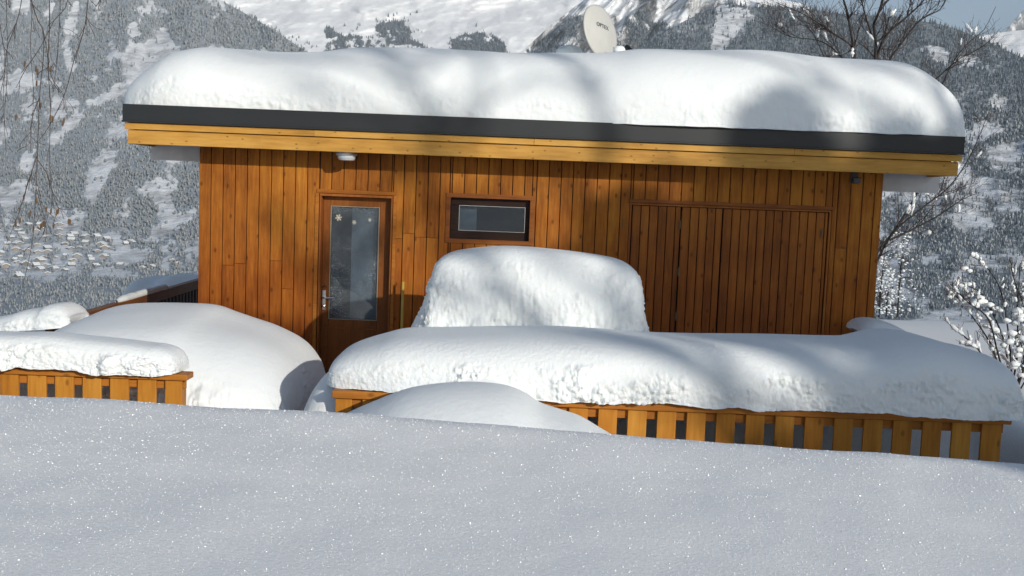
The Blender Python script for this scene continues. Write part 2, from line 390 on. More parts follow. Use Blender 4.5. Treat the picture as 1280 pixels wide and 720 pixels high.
# ------------------------------------------------------------------ snow heaps
def smooth_poly(P, n):
    P = np.asarray(P, float); k = len(P)
    Q = [P[0]]
    A = np.vstack([2 * P[0] - P[1], P, 2 * P[-1] - P[-2]])
    for i in range(k - 1):
        p0, p1, p2, p3 = A[i], A[i + 1], A[i + 2], A[i + 3]
        for t in np.linspace(0, 1, 13)[1:]:
            Q.append(.5 * ((2 * p1) + (-p0 + p2) * t + (2 * p0 - 5 * p1 + 4 * p2 - p3) * t * t + (-p0 + 3 * p1 - 3 * p2 + p3) * t ** 3))
    Q = np.array(Q); d = np.r_[0, np.cumsum(np.linalg.norm(np.diff(Q, axis=0), axis=1))]
    t = np.linspace(0, d[-1], n)
    return np.stack([np.interp(t, d, Q[:, 0]), np.interp(t, d, Q[:, 1])], -1)
def loaf(name, label, cat, sil, base, Yc, front, back, e=.6, eb=None, nx=240, nj=64, amp=.03, sc=7, seed=1, top_amp=.012, mat_=None, zflat=None, g=.45, oct=4, group=None, sag=0, crumble=1.0, side=.6, band=1.0, bl=(.45, .95), lsc=1.0):
    """A heap of snow: its crest follows SIL, its front foot BASE, with a rounded section FRONT metres to the front and BACK to the rear."""
    S = smooth_poly(sil, nx); T = at(S[:, 0], S[:, 1], Yc)[:, 2]; X = at(S[:, 0], S[:, 1], Yc - front * side)[:, 0]
    if zflat is None:
        b = np.array(base, float); bw = at(b[:, 0], b[:, 1], Yc - front); zb = np.interp(X, bw[:, 0], bw[:, 2])
    else: zb = np.full(nx, zflat)
    h = np.clip(T - zb, .004, None); hm = np.percentile(h, 80)
    dep = np.clip(h / hm, .001, 1.25) ** g
    eb = eb or e
    th = np.concatenate([np.linspace(0, 1, 1500) ** 3 * math.pi / 2, math.pi - np.linspace(0, 1, 1500)[::-1] ** 3 * math.pi / 2])
    c = np.cos(th); s = np.clip(np.sin(th), 0, 1); ee = np.where(c > 0, e, eb)
    cy = np.sign(c) * np.abs(c) ** ee; sz = s ** ee
    arc = np.r_[0, np.cumsum(np.hypot(np.diff(cy) * np.where(c[1:] > 0, front, back), np.diff(sz) * hm))]
    tot = arc[-1]; fr_ = np.interp(1500, np.arange(3000), arc)
    nf_ = int(nj * .72); q = np.r_[np.linspace(0, fr_, nf_, endpoint=False), np.linspace(fr_, tot, nj - nf_)]
    cy = np.interp(q, arc, cy); sz = np.interp(q, arc, sz); c = cy
    Dp = np.where(c > 0, front, back)
    Y = Yc - dep[:, None] * (Dp * cy)[None]
    Z = zb[:, None] + h[:, None] * sz[None]
    V = np.stack([np.repeat(X[:, None], nj, 1), Y, Z], -1)
    # normals by finite differences
    du = np.gradient(V, axis=0); dv = np.gradient(V, axis=1); Nn = np.cross(du, dv); Nn /= np.linalg.norm(Nn, axis=-1)[..., None] + 1e-9
    cen = np.stack([X, np.full(nx, Yc), zb + .3 * h], -1)[:, None]
    Nn *= np.sign((Nn * (V - cen)).sum(-1))[..., None]
    P = V.reshape(-1, 3); nf = Nn.reshape(-1, 3)
    steep = sstep(.25, .75, 1 - np.abs(nf[:, 2])) * crumble
    hz = np.repeat(h, nj) / max(hm, 1e-6)
    P0 = P; P = P0 * np.array([1, 1, 1.7])
    sq = lambda f, k, d: np.sqrt(fbm(P, f, 2, k, .5) ** 2 + d) * 2
    lump = .5 * sq(sc, seed, .03) + .3 * sq(sc * 2.3, seed + 5, .02) + .22 * sq(sc * 5, seed + 6, .01) - .45
    low = fbm(P0, lsc, 2, seed + 40)
    fine = fbm(P, sc * 9, 2, seed + 80)
    patch = sstep(-.25, .25, fbm(P, sc * .3, 3, seed + 60))
    szr = np.tile(sz, nx); steep = steep * (1 - band * sstep(bl[0], bl[1], szr + .35 * fbm(P, sc * .5, 2, seed + 70))) * (.25 + .75 * patch)
    disp = steep * (amp * 1.3 * lump + amp * .2 * fine) + top_amp * low * 1.2 + steep * amp * .6 * low
    disp *= np.clip(hz * 1.5, .15, 1)
    P = P0 + nf * disp[:, None]
    V = P.reshape(nx, nj, 3)
    if sag:   # ragged hanging lower lip
        lip = sstep(.25, 0, sz)[None] * (c > 0)[None]
        rag = np.clip(fbm(np.stack([X * 1, 0 * X, 0 * X], -1), 5.5, 4, seed + 9) * .6 + .1, -.3, 1)[:, None]
        V[..., 2] -= lip * rag * sag
    Fc = grid_faces(nx, nj)
    cap = np.stack([np.arange(nx - 1) * nj, (np.arange(nx - 1) + 1) * nj, (np.arange(nx - 1) + 1) * nj + nj - 1, np.arange(nx - 1) * nj + nj - 1], -1)
    o = build(name, V.reshape(-1, 3), np.concatenate([Fc[:, ::-1], cap]), mat_ or M_SNOW, smooth=True)
    return tag(o, label, cat, group)

# roof: px geometry of the eave
YE = 10.78
fx0 = X_(153, 140, YE); fx1 = X_(1206, 182, YE)
fz1 = (Z_(153, 129.5, YE) + Z_(640, 149, YE) + Z_(1206, 170.5, YE)) / 3
fz0 = (Z_(155, 151, YE) + Z_(640, 171, YE) + Z_(1206, 193.5, YE)) / 3
loaf('roof_snow', 'thick smooth snow slab overhanging the whole cabin roof', 'snow',
     [(152, 131), (153, 119), (160, 104), (172, 93), (190, 81), (212, 69), (238, 63), (262, 62), (300, 64), (345, 67), (395, 68), (440, 65), (520, 66), (600, 68), (640, 70), (700, 71), (760, 71), (800, 67), (840, 66), (900, 68), (960, 71), (1030, 78), (1085, 80), (1125, 82), (1145, 88), (1165, 100), (1186, 116), (1198, 136), (1206, 155), (1211, 172)],
     [(150, 130), (640, 150), (1212, 171)], 12.2, 1.43, 5.1, e=.74, eb=.25, nx=620, nj=110, amp=.028, sc=9, lsc=.7, top_amp=.04, seed=3, g=.5, sag=.012, side=.54, bl=(.05, .5))

# fence snow
YF = 7.5; YL = 7.8
loaf('railing_snow', 'long deep snow roll lying on the right terrace fence', 'snow',
     [(418, 488), (411, 476), (409, 460), (414, 444), (432, 433), (468, 423), (500, 417), (560, 416), (640, 415), (700, 415), (760, 417), (806, 420), (880, 423), (1000, 426), (1088, 427), (1108, 425), (1138, 419), (1168, 419), (1200, 427), (1225, 434), (1246, 439), (1260, 450), (1267, 474), (1266, 497), (1258, 517)],
     [(405, 487), (640, 498), (1280, 525)], 8.05, .66, .95, e=.62, nx=760, nj=110, amp=.06, sc=12, lsc=.9, top_amp=.018, seed=12, mat_=M_CRUMB, sag=.05, side=.5, bl=(.3, .85))
loaf('railing_snow', 'crumbly snow roll on the short left fence, beside the entrance gap', 'snow',
     [(-260, 404), (-120, 408), (0, 414), (60, 416), (110, 423), (180, 430), (202, 432), (219, 439), (226, 454), (225, 472)],
     [(-260, 447), (0, 460), (240, 472)], 7.94, .26, .22, e=.55, nx=560, nj=90, amp=.06, sc=7, top_amp=.02, seed=23, mat_=M_CRUMB, sag=.06, side=.25, band=.6)
loaf('snow_mound', 'broad rounded snow mound between left fence and cabin door', 'snow',
     [(40, 480), (62, 446), (78, 422), (98, 402), (130, 390), (180, 385), (222, 385), (252, 388), (276, 396), (296, 402), (330, 412), (362, 428), (380, 447), (388, 468), (390, 492), (386, 520), (384, 540)],
     None, 9.5, 1.45, 1.2, e=.62, nx=380, nj=110, amp=.10, sc=5, top_amp=.03, seed=31, zflat=-.15, g=.35, side=0, band=.7, bl=(.6, 1.0))
loaf('snow_heap', 'small snow heap at the left end of the right fence', 'snow',
     [(366, 545), (372, 520), (375, 502), (384, 483), (397, 467), (412, 457), (430, 456), (452, 475), (468, 520)],
     None, 8.1, .55, .5, e=.75, nx=140, nj=50, amp=.03, sc=6, seed=37, zflat=-.1)
loaf('snow_block', 'tall flat-topped snow block in front of the cabin wall under the window', 'snow',
     [(500, 440), (514, 410), (526, 388), (535, 368), (541, 345), (546, 328), (558, 317), (585, 311), (640, 308), (700, 313), (750, 319), (778, 326), (793, 338), (799, 356), (797, 372), (803, 388), (804, 410), (806, 450)],
     None, 9.25, .55, .5, e=.42, nx=320, nj=120, amp=.075, sc=8.5, top_amp=.02, seed=43, zflat=.0, mat_=M_CRUMB, g=.12, side=.1, band=.55)
loaf('snow_drift', 'smooth low snow drift before the right fence, burying part of its rail', 'snow',
     [(396, 527), (425, 515), (455, 503), (490, 490), (520, 484), (560, 481), (600, 482), (632, 486), (655, 494), (680, 508), (705, 516), (735, 525), (765, 541), (800, 560)],
     None, 7.0, .9, .75, e=.85, nx=220, nj=60, amp=.01, sc=3, top_amp=.02, seed=51, zflat=.1, crumble=.3)
loaf('snow_drift', 'steep snow spill linking the fence snow roll to the drift below', 'snow',
     [(490, 530), (512, 505), (532, 484), (556, 466), (586, 456), (616, 456), (640, 464), (658, 480), (676, 498), (698, 516), (726, 534)],
     None, 7.62, .5, .35, e=1.0, nx=140, nj=50, amp=.02, sc=5, seed=57, zflat=.2, crumble=.6)
loaf('snow_bank', 'blue shaded snow bank behind the left side railing in the cabin shadow', 'snow',
     [(30, 420), (70, 398), (100, 386), (146, 377), (151, 362), (154, 350), (166, 345), (185, 346), (205, 342), (228, 346), (255, 350), (300, 380)],
     None, 17.6, 1.2, 1.5, e=.6, nx=160, nj=50, amp=.06, sc=2.5, seed=61, zflat=-1.6)
loaf('railing_snow', 'lumpy snow bulge on the rear left railing above its wooden rail end', 'snow',
     [(-90, 408), (-40, 400), (0, 394), (25, 387), (48, 384), (58, 380), (72, 380), (83, 386), (86, 394), (80, 403), (70, 410)],
     [(-90, 428), (20, 414), (90, 409)], 10.2, .3, .35, e=.65, nx=160, nj=56, amp=.05, sc=6, seed=67, mat_=M_CRUMB)
loaf('snow_cornice', 'small curled snow cornice at the right foot of the cabin', 'snow',
     [(1076, 412), (1080, 405), (1090, 400), (1104, 400), (1120, 405), (1138, 414), (1160, 428)],
     [(1070, 413), (1095, 424), (1165, 435)], 10.7, .3, .5, e=.8, nx=100, nj=46, amp=.015, sc=6, seed=71)

# ------------------------------------------------------------------ cabin
YW = 11.3                                   # front face of the boards
wx0 = (X_(249, 200, YW) + X_(247, 370, YW)) / 2; wx1 = (X_(1103, 240, YW) + X_(1092, 415, YW)) / 2
wz0 = -.25; wz1 = Z_(640, 178, YW)
YB = 17.3
cabin = thing('cabin', 'low brown timber-clad cabin with flat snowy roof and golden eave beam', 'cabin', ((wx0 + wx1) / 2, YW, 0))
def px_rect(x0, y0, x1, y1, Y=YW):
    cx = (x0 + x1) / 2; cy = (y0 + y1) / 2
    return X_(x0, cy, Y), X_(x1, cy, Y), Z_(cx, y1, Y), Z_(cx, y0, Y)     # xa, xb, za, zb
door = list(px_rect(396, 243, 487, 560)); door[2] = .02
win = list(px_rect(561, 247, 664, 302))
dbl = list(px_rect(779, 258, 1029, 600)); dbl[2] = .02
holes = [door, win, dbl]
def clad(mb, x0, x1, z0, z1, w, y, th, holes=(), jitter=.0, joints=True):
    edges = [x0]; x = x0
    while x < x1 - w * .4:
        x = min(x + w * (1 + RNG.uniform(-jitter, jitter)), x1); edges.append(x)
    if x1 - edges[-1] > 1e-4: edges.append(x1)
    for h in holes: edges += [h[0], h[1]]
    edges = sorted(edges); g = .0042
    for a, b in zip(edges[:-1], edges[1:]):
        if b - a < .006: continue
        segs = [(z0, z1)]
        for h in holes:
            if a >= h[0] - 1e-4 and b <= h[1] + 1e-4:
                ns = []
                for p, q in segs:
                    if h[3] < q: ns.append((max(h[3], p), q))
                    if h[2] > p: ns.append((p, min(h[2], q)))
                segs = ns
        for p, q in segs:
            cuts = [p, q]
            if joints and q - p > 1.2 and RNG.random() < .3: cuts = [p, p + (q - p) * RNG.uniform(.3, .75), q]
            for c, d in zip(cuts[:-1], cuts[1:]):
                mb.box((a + g, y, c + .0012), (b - g, y + th + RNG.uniform(-.001, .001), d - .0012))
mb = MB(); clad(mb, wx0, wx1, wz0, wz1, .1305, YW, .022, holes, .0)
mb.build('wall_cladding', M_BOARD, cabin, bevel=.004)
# core behind the boards; near-black colour stands for room shade behind the openings
mb = MB()
mb.box((wx0 + .02, YW + .55, wz0), (wx1 - .02, YB, wz1))
mb.box((wx0 + .02, YW + .025, wz0), (door[0] - .02, YW + .55, wz1)); mb.box((door[1] + .02, YW + .025, wz0), (win[0] - .02, YW + .55, wz1))
mb.box((win[1] + .02, YW + .025, wz0), (dbl[0] - .02, YW + .55, wz1)); mb.box((dbl[0] - .02, YW + .12, wz0), (wx1 - .02, YW + .55, wz1))
mb.box((dbl[1] + .02, YW + .025, wz0), (wx1 - .02, YW + .12, wz1)); mb.box((dbl[0] - .02, YW + .025, dbl[3] + .02), (dbl[1] + .02, YW + .12, wz1))
mb.box((door[0] - .02, YW + .025, door[3] + .02), (door[1] + .02, YW + .55, wz1)); mb.box((win[0] - .02, YW + .025, win[3] + .02), (win[1] + .02, YW + .55, wz1))
mb.box((win[0] - .02, YW + .025, wz0), (win[1] + .02, YW + .55, win[2] - .02))
mb.build('wall', M_CORE, cabin)
for sx in (wx0, wx1 - .022):
    mb = MB(); y = YW + .024
    while y < YB - .02:
        mb.box((sx, y + .0025, wz0), (sx + .022, min(y + .13, YB) - .0025, wz1)); y += .1305
    mb.build('side_cladding', M_BOARD, cabin, bevel=.003)
# roof
bz_a = fz0; bz_b = Z_(640, 180, YE + .02); bz_c = (Z_(187, 180.5, YE + .05) + Z_(640, 198.5, YE + .05) + Z_(1198, 220, YE + .05)) / 3
rf = MB().box((fx0 + .08, YE + .12, bz_c + .06), (fx1 - .08, YB + .5, fz1 - .03)).build('roof', M_SOFFIT, cabin)
mb = MB(); mb.box((fx0, YE, fz0), (fx1, YE + .03, fz1)); mb.box((fx0, YE + .03, fz0), (fx0 + .03, YB + .6, fz1)); mb.box((fx1 - .03, YE + .03, fz0), (fx1, YB + .6, fz1))
mb.box((fx0 - .006, YE - .012, fz0 - .006), (fx1 + .006, YE - .0005, fz0 + .014)); mb.box((fx0 + .03, YE + .03, fz1 - .028), (fx1 - .03, YB + .6, fz1 - .004))
mb.build('roof_flashing', M_FLASH, rf, bevel=.004)
mb = MB(); n = 3; bx0 = X_(155.5, 156, YE + .02); bx1 = X_(1203, 198, YE + .02)
js = [bx0, X_(392, 160, YE), X_(668, 170, YE), X_(994, 185, YE), bx1]
for a, b in zip(js[:-1], js[1:]): mb.box((a + .001, YE + .022, bz_b), (b - .001, YE + .05, fz0 - .008))
mb.build('eave_board', M_GOLD, rf, bevel=.003)
mb = MB(); cx0 = X_(159.5, 170, YE + .05); cx1 = X_(1198, 210, YE + .05)
mb.box((cx0, YE + .055, bz_c), (cx1, YE + .11, bz_b - .004))
mb.box((cx0, YE + .115, bz_c), (cx0 + .05, YB + .5, bz_b - .004)); mb.box((cx1 - .05, YE + .115, bz_c), (cx1, YB + .5, bz_b - .004))
mb.build('eave_beam', M_GOLD, rf, bevel=.004)
# white boards below the side overhangs
zt = bz_c + .055; zb_ = Z_(225, 201, YW + .25)
zb2 = Z_(1140, 240.5, YW + .25)
MB().box((X_(190, 195, YW + .25), YW + .22, zb_), (wx0 - .004, YW + .26, zt)).build('overhang_panel', M_WHITE, cabin)
MB().box((wx1 + .004, YW + .22, zb2), (X_(1172, 232, YW + .25), YW + .26, zt)).build('overhang_panel', M_WHITE, cabin)

# door
dxa, dxb, dza, dzb = door
def frame_boxes(mb, xa, xb, za, zb, w, y0, y1, bottom=True, m=0, wt=None, wb=None):
    wt = wt or w; wb = wb or w
    mb.box((xa, y0, za + (wb if bottom else 0)), (xa + w, y1, zb - wt), m); mb.box((xb - w, y0, za + (wb if bottom else 0)), (xb, y1, zb - wt), m)
    mb.box((xa, y0, zb - wt), (xb, y1, zb), m)
    if bottom: mb.box((xa, y0, za), (xb, y1, za + wb), m)
YD = YW + .125
lx0, lx1 = dxa + .022, dxb - .022
dr = MB()
gx0, gx1 = X_(412, 330, YD), X_(473, 330, YD); gz1 = Z_(443, 258, YD); gz0 = Z_(441, 400, YD)
dr.box((lx0, YD, dza), (gx0, YD + .05, dzb - .03)); dr.box((gx1, YD, dza), (lx1, YD + .05, dzb - .03))
dr.box((gx0 + .0005, YD + .001, gz1), (gx1 - .0005, YD + .05, dzb - .03)); dr.box((gx0 + .0005, YD + .001, dza), (gx1 - .0005, YD + .05, gz0))
door_o = dr.build('door', M_DOORW, cabin, bevel=.004)
mb = MB(); frame_boxes(mb, dxa - .0, dxb + .0, dza, dzb, .02, YW + .004, YW + .17, bottom=False, wt=.028)
mb.build('door_frame', M_TRIMV, door_o, bevel=.003)
mb = MB(); tw = .045; mb.box((dxa - .03, YW - .014, dzb + .004), (dxb + .03, YW - .001, dzb + tw)); mb.box((dxa - tw, YW - .012, dza), (dxa - .004, YW - .001, dzb + .003)); mb.box((dxb + .004, YW - .012, dza), (dxb + tw * .9, YW - .001, dzb + .003))
mb.build('architrave', M_GOLDTRIM, door_o, bevel=.003)
MB().box((gx0, YD + .02, gz0), (gx1, YD + .026, gz1)).build('pane', M_PANE, door_o)
mb = MB(); frame_boxes(mb, gx0, gx1, gz0, gz1, .009, YD - .006, YD + .018); mb.build('glazing_bead', M_BEAD, door_o)
mb = MB()
pw = (gx1 - gx0) * .46
for xa in (gx0 + .0, gx1 - pw): frame_boxes(mb, xa, xa + pw, dza + .25, gz0 - .09, .012, YD - .006, YD + .0008)
mb.build('panel_moulding', M_DOORW, door_o)
def star(mb, c, r, y):
    for k in range(3):
        a = k * math.pi / 3 + .2; dx, dz = math.cos(a), math.sin(a); w = r * .13
        for s in (0,):
            mb.add([(c[0] - dx * r - dz * w, y - .0003 * k, c[1] - dz * r + dx * w), (c[0] - dx * r + dz * w, y - .0003 * k, c[1] - dz * r - dx * w),
                    (c[0] + dx * r + dz * w, y - .0003 * k, c[1] + dz * r - dx * w), (c[0] + dx * r - dz * w, y - .0003 * k, c[1] + dz * r + dx * w)], [(0, 1, 2, 3)])
        for t in (-.65, .65):
            cx, cz = c[0] + dx * r * t, c[1] + dz * r * t
            mb.add([(cx - dz * r * .3, y - .001, cz + dx * r * .3 - w * .6), (cx - dz * r * .3, y - .001, cz + dx * r * .3 + w * .6), (cx + dz * r * .3, y - .001, cz - dx * r * .3 + w * .6), (cx + dz * r * .3, y - .001, cz - dx * r * .3 - w * .6)], [(0, 1, 2, 3)])
for px, py, r in ((423, 272, .038), (442.5, 278, .026), (462, 275, .02)):
    mb = MB(); star(mb, (X_(px, py, YD), Z_(px, py, YD)), r, YD + .017); mb.build('snowflake_sticker', M_STICK, door_o)
MB().box((X_(437, 330, YD), YD + .10, gz0 + .0), (gx1 + .02, YD + .108, gz1 + .0)).build('curtain', M_CURT, door_o)
mb = MB(); hx, hz = X_(405, 375, YD), Z_(405, 374, YD)
mb.box((hx - .02, YD - .010, hz - .12), (hx + .02, YD - .0005, hz + .1)); mb.build('handle_plate', M_STEEL, door_o, bevel=.004)
mb = MB(); mb.tube([(hx, YD - .008, hz + .02), (hx, YD - .05, hz + .02), (hx + .012, YD - .058, hz + .02), (hx + .11, YD - .055, hz + .025)], .010, 10)
mb.build('handle', M_STEEL, door_o)
MB().lathe([(.012, 0), (.016, .012), (.006, .016)], (hx, YD - .0102, hz - .075), (0, -1, 0), 12).build('lock_cylinder', M_STEEL, door_o)
mb = MB(); qx, qz = X_(406, 359, YD), Z_(406, 359, YD)
mb.tube([(qx + .018 * math.cos(t), YD - .012, qz + .018 * math.sin(t)) for t in np.linspace(-.3, 3.6, 9)], .005, 6); mb.build('key_hook', M_BLACK, door_o)

# window
wxa, wxb, wza, wzb = win
wd = MB(); t = .05
wi = list(px_rect(574, 258, 658, 290, YW + .07))
frame_boxes(wd, wxa + .012, wxb - .012, wza + .012, wzb - .012, .055, YW + .065, YW + .10, wb=.095, wt=.082); wd.box((wxa + .0672, YW + .066, wza + .107), (wxa + .1045, YW + .10, wzb - .094)); win_o = wd.build('window', M_DARKWOOD, cabin, bevel=.004)
mb = MB(); frame_boxes(mb, wxa - .035, wxb + .03, wza - .03, wzb + .035, .048, YW - .014, YW - .001); mb.build('window_trim', M_TRIM, win_o, bevel=.003)
mb = MB(); frame_boxes(mb, wxa, wxb, wza, wzb, .012, YW + .002, YW + .12); mb.build('window_frame', M_DARKWOOD, win_o)
mb = MB(); pa, pb, pza, pzb = wxa + .105, wxb - .067, wza + .107, wzb - .094
MB().box((pa, YW + .075, pza), (pb, YW + .081, pzb)).build('pane', M_PANE2, win_o)
mb = MB(); frame_boxes(mb, pa, pb, pza, pzb, .005, YW + .058, YW + .074); mb.build('glazing_bead', M_STEEL, win_o)
MB().box((pa - .02, YW + .16, pza - .05), (pa + .19, YW + .166, pzb + .05)).build('curtain', M_CURT, win_o)

# wide boarded double door on the right
bxa, bxb, bza, bzb = dbl
mb = MB(); frame_boxes(mb, bxa, bxb, bza, bzb, .022, YW + .002, YW + .06, bottom=False, wt=.02); dd = mb.build('double_door', M_TRIMV, cabin, bevel=.003)
mb = MB(); mb.box((bxa - .012, YW - .022, bzb + .004), (bxb + .02, YW - .0008, bzb + .042)); mb.build('door_trim', M_TRIM, dd, bevel=.003)
sp = [bxa + .026, X_(849, 320, YW), X_(901, 320, YW), bxb - .026]
for k, (a, b) in enumerate(zip(sp[:-1], sp[1:])):
    mb = MB(); clad(mb, a + .004, b - .004, bza, bzb - .026, .0925, YW + .014, .03, (), .04, False); lf = mb.build('door_leaf', M_LEAF, dd, bevel=.0035)
for px, py in ((779, 279), (850, 281), (848, 340), (1027, 292), (845, 395)):
    mb = MB(); x, z = X_(px, py, YW), Z_(px, py, YW)
    mb.tube([(x, YW - .004, z - .05), (x, YW - .004, z + .05)], .006, 8); mb.box((x - .012, YW + .0075, z - .035), (x + .012, YW + .0125, z + .035)); mb.build('hinge', M_HINGE, dd)

# small things on the facade
lx, lz, ly = X_(433, 190, 10.98), bz_c, 11.0
lamp = thing('eave_lamp', 'round grey bulkhead lamp under the eave above the cabin door', 'lamp', (lx, ly, lz - .08))
mb = MB(); mb.lathe([(.115, .02), (.118, -.015), (.112, -.03), (.1, -.032)], (lx, ly, lz)); mb.build('lamp_base', M_LAMPM, lamp, smooth=False)
mb = MB(); mb.lathe([(.098, -.03), (.094, -.055), (.08, -.078), (.04, -.085)], (lx, ly, lz)); mb.build('lamp_glass', M_LAMPG, lamp, smooth=False)
sx_, sz_ = X_(1067, 222, YW), Z_(1067, 222, YW)  # small dark box taken for a sensor, not a light source
sen = thing('wall_sensor', 'small dark grey sensor box high on the wall near the right corner', 'sensor', (sx_, YW, sz_ - .07))
MB().box((sx_ - .035, YW - .02, sz_ - .06), (sx_ + .035, YW - .0008, sz_ + .07)).build('back_plate', M_GREYPL, sen, bevel=.004)
MB().box((sx_ - .03, YW - .10, sz_ - .06), (sx_ + .05, YW - .021, sz_ + .0)).build('sensor_head', M_GREYPL, sen, bevel=.008)
yx = X_(503, 380, 11.12); yzt = Z_(503, 352, 11.12)
mb = MB(); mb.tube([(yx - .004, 11.12, .2), (yx, 11.12, .8), (yx, 11.12, yzt)], .016, 8)
tag(mb.build('wooden_pole', M_YELLOW), 'thin yellow pole standing against the wall right of the door', 'pole')

# satellite dish
DY = 15.2
dc = at(751, 40, DY); dsh = thing('satellite_dish', 'beige oval satellite dish with dark print on the snowy roof', 'satellite dish', (dc[0], DY, fz1))
pxm = F / DY; aw = 24 / pxm; ah = 33 / pxm
yaw = R(44)       # dish turned to the right
nrm = Vector((math.sin(R(50)), -math.cos(R(50)), .22)).normalized()
sdv = Vector((0, 0, 1)).cross(nrm).normalized(); upv = nrm.cross(sdv).normalized()
tl = R(8); sdv, upv = (sdv * math.cos(tl) - upv * math.sin(tl)), (upv * math.cos(tl) + sdv * math.sin(tl))
aw = .40; ah = .40
V = []; Q = []; nr, ns = 12, 56
D0 = Vector(dc)
for sgn, offn in ((0, 0.0), (1, -.018)):
    for j in range(nr + 1):
        r = j / nr
        for i in range(ns):
            a = 2 * math.pi * i / ns
            V.append(D0 + sdv * (aw * r * math.cos(a)) + upv * (ah * r * math.sin(a)) + nrm * (.055 * (1 - r * r) + offn))
b2 = (nr + 1) * ns
for j in range(nr):
    for i in range(ns):
        k = (i + 1) % ns
        Q.append((j * ns + i, j * ns + k, (j + 1) * ns + k, (j + 1) * ns + i)); Q.append((b2 + j * ns + i, b2 + (j + 1) * ns + i, b2 + (j + 1) * ns + k, b2 + j * ns + k))
for i in range(ns):
    k = (i + 1) % ns; Q.append((nr * ns + i, nr * ns + k, b2 + nr * ns + k, b2 + nr * ns + i))
refl = build('reflector', V, Q, M_DISH, dsh, smooth=True)
fc = bpy.data.curves.new('logo', 'FONT'); fc.body = 'OPTEX'; fc.size = .084; fc.align_x = 'CENTER'; fc.align_y = 'CENTER'; fc.extrude = .002; fc.space_character = 1.1
fo = bpy.data.objects.new('logo', fc); COL.objects.link(fo)
dg = bpy.context.evaluated_depsgraph_get(); tm = bpy.data.meshes.new_from_object(fo.evaluated_get(dg)); bpy.data.objects.remove(fo)
tv = [(D0 + sdv * (v.co.x - .03) + upv * (v.co.y + .06) + nrm * (.062 + v.co.z)) for v in tm.vertices]
build('printed_lettering', tv, [tuple(p.vertices) for p in tm.polygons], M_INK, refl)
ae = Vector(at(787, 62, DY - .25))
mb = MB(); st = D0 - upv * .36; mb.tube([st, st * .4 + ae * .6 - Vector((0, 0, .02)), ae - Vector((0, 0, .03))], .022, 8); mb.tube([D0 - nrm * .02, D0 - nrm * .1 - Vector((0, 0, .1)), (D0.x - .07, DY + .08, fz1 - .1)], .03, 8); mb.build('arm', M_DISH, dsh)
ah_ = (D0 - ae).normalized()
mb = MB(); mb.tube([ae - ah_ * .1, ae + ah_ * .02], .032, 10); mb.tube([ae + ah_ * .02, ae + ah_ * .07], .045, 10); mb.build('receiver', M_BLACK, dsh)
ac = at(776, 64, DY - .2)
def blob(c, r, seed=0, n=10, squash=(1, 1, .8)):
    V = []; Q = []
    for j in range(n + 1):
        ph = math.pi * j / n
        for i in range(2 * n):
            a = math.pi * i / n; V.append((math.sin(ph) * math.cos(a), math.sin(ph) * math.sin(a), math.cos(ph)))
    V = np.array(V); k = 1 + .42 * fbm(V, 1.7, 3, seed)
    V = np.asarray(c) + V * k[:, None] * r * np.array(squash)
    for j in range(n):
        for i in range(2 * n):
            q = (i + 1) % (2 * n); Q.append((j * 2 * n + i, j * 2 * n + q, (j + 1) * 2 * n + q, (j + 1) * 2 * n + i))
    return V, np.array(Q)
V, Q = blob(ac, .09, 4, 10, (1.2, 1, .8)); build('clinging_snow', V, Q, M_SNOW, dsh, smooth=True)
vc = at(711, 65, 15.6); vent = thing('roof_vent', 'roof vent pipe under a rounded snow cap left of the dish', 'vent', (vc[0], 15.6, fz1))
MB().lathe([(.09, fz1 - vc[2] - .05), (.09, .0)], vc).build('pipe', M_GREYPL, vent)
V, Q = blob(vc + np.array([0, 0, .0]), .19, 8, 12, (1, 1, .5)); build('snow_cap', V, Q, M_SNOW, vent, smooth=True)

# ------------------------------------------------------------------ fences
def fence(name, label, x0px, y0px, x1px, y1px, Y, pitch_px, first_px, endpost, railpx=12, slat_px=24):
    xa, xb = X_(x0px, y0px, Y), X_(x1px, y1px, Y); zt = (Z_(x0px, y0px, Y) + Z_(x1px, y1px, Y)) / 2
    m = Y / F; t = thing(name, label, 'fence', ((xa + xb) / 2, Y + .05, -.1))
    rh = railpx * m
    MB().box((xa, Y - .03, zt - rh * .82), (xb, Y + .14, zt)).build('handrail', M_RAIL, t, bevel=.006)
    zr = zt - rh * .82
    mb = MB(); mb.box((xa + .03, Y + .032, zr - .075), (xb - .03, Y + .07, zr - .012)); mb.build('cross_rail', M_RAIL, t, bevel=.003)
    mb = MB(); mb.box((xa + .03, Y + .032, .05), (xb - .03, Y + .07, .13)); mb.build('cross_rail', M_RAIL, t, bevel=.003)
    mb = MB(); w = slat_px * m; x = X_(first_px, y0px, Y); p = pitch_px * m
    while x < xb - .02:
        a, b = max(x, xa + .02), min(x + w, xb - .045)
        if b - a > .03: mb.box((a, Y + RNG.uniform(0, .003), -.1), (b, Y + .028, zr - .004 - RNG.uniform(0, .002)))
        x += p
    mb.build('slat_panel', M_FENCE, t, bevel=.004)
    for xx in endpost:
        MB().box((xx - .012, Y + .034, -.1), (xx + .03, Y + .12, zr - .003)).build('post', M_FENCE, t, bevel=.004)
    return xa, xb, zt
fa, fb, fzt = fence('slat_fence', 'orange slatted fence under deep snow, right of the entrance gap', 416, 486, 1263, 522, YF, 37.45, 416.5, (X_(423, 500, YF), X_(1250, 540, YF), X_(840, 500, YF)))
fence('slat_fence', 'short orange slatted fence under crumbly snow at the left edge', -260, 446, 235, 470.5, YL, 34.9, -276, (X_(222, 490, YL),), 9.5, 23.5)
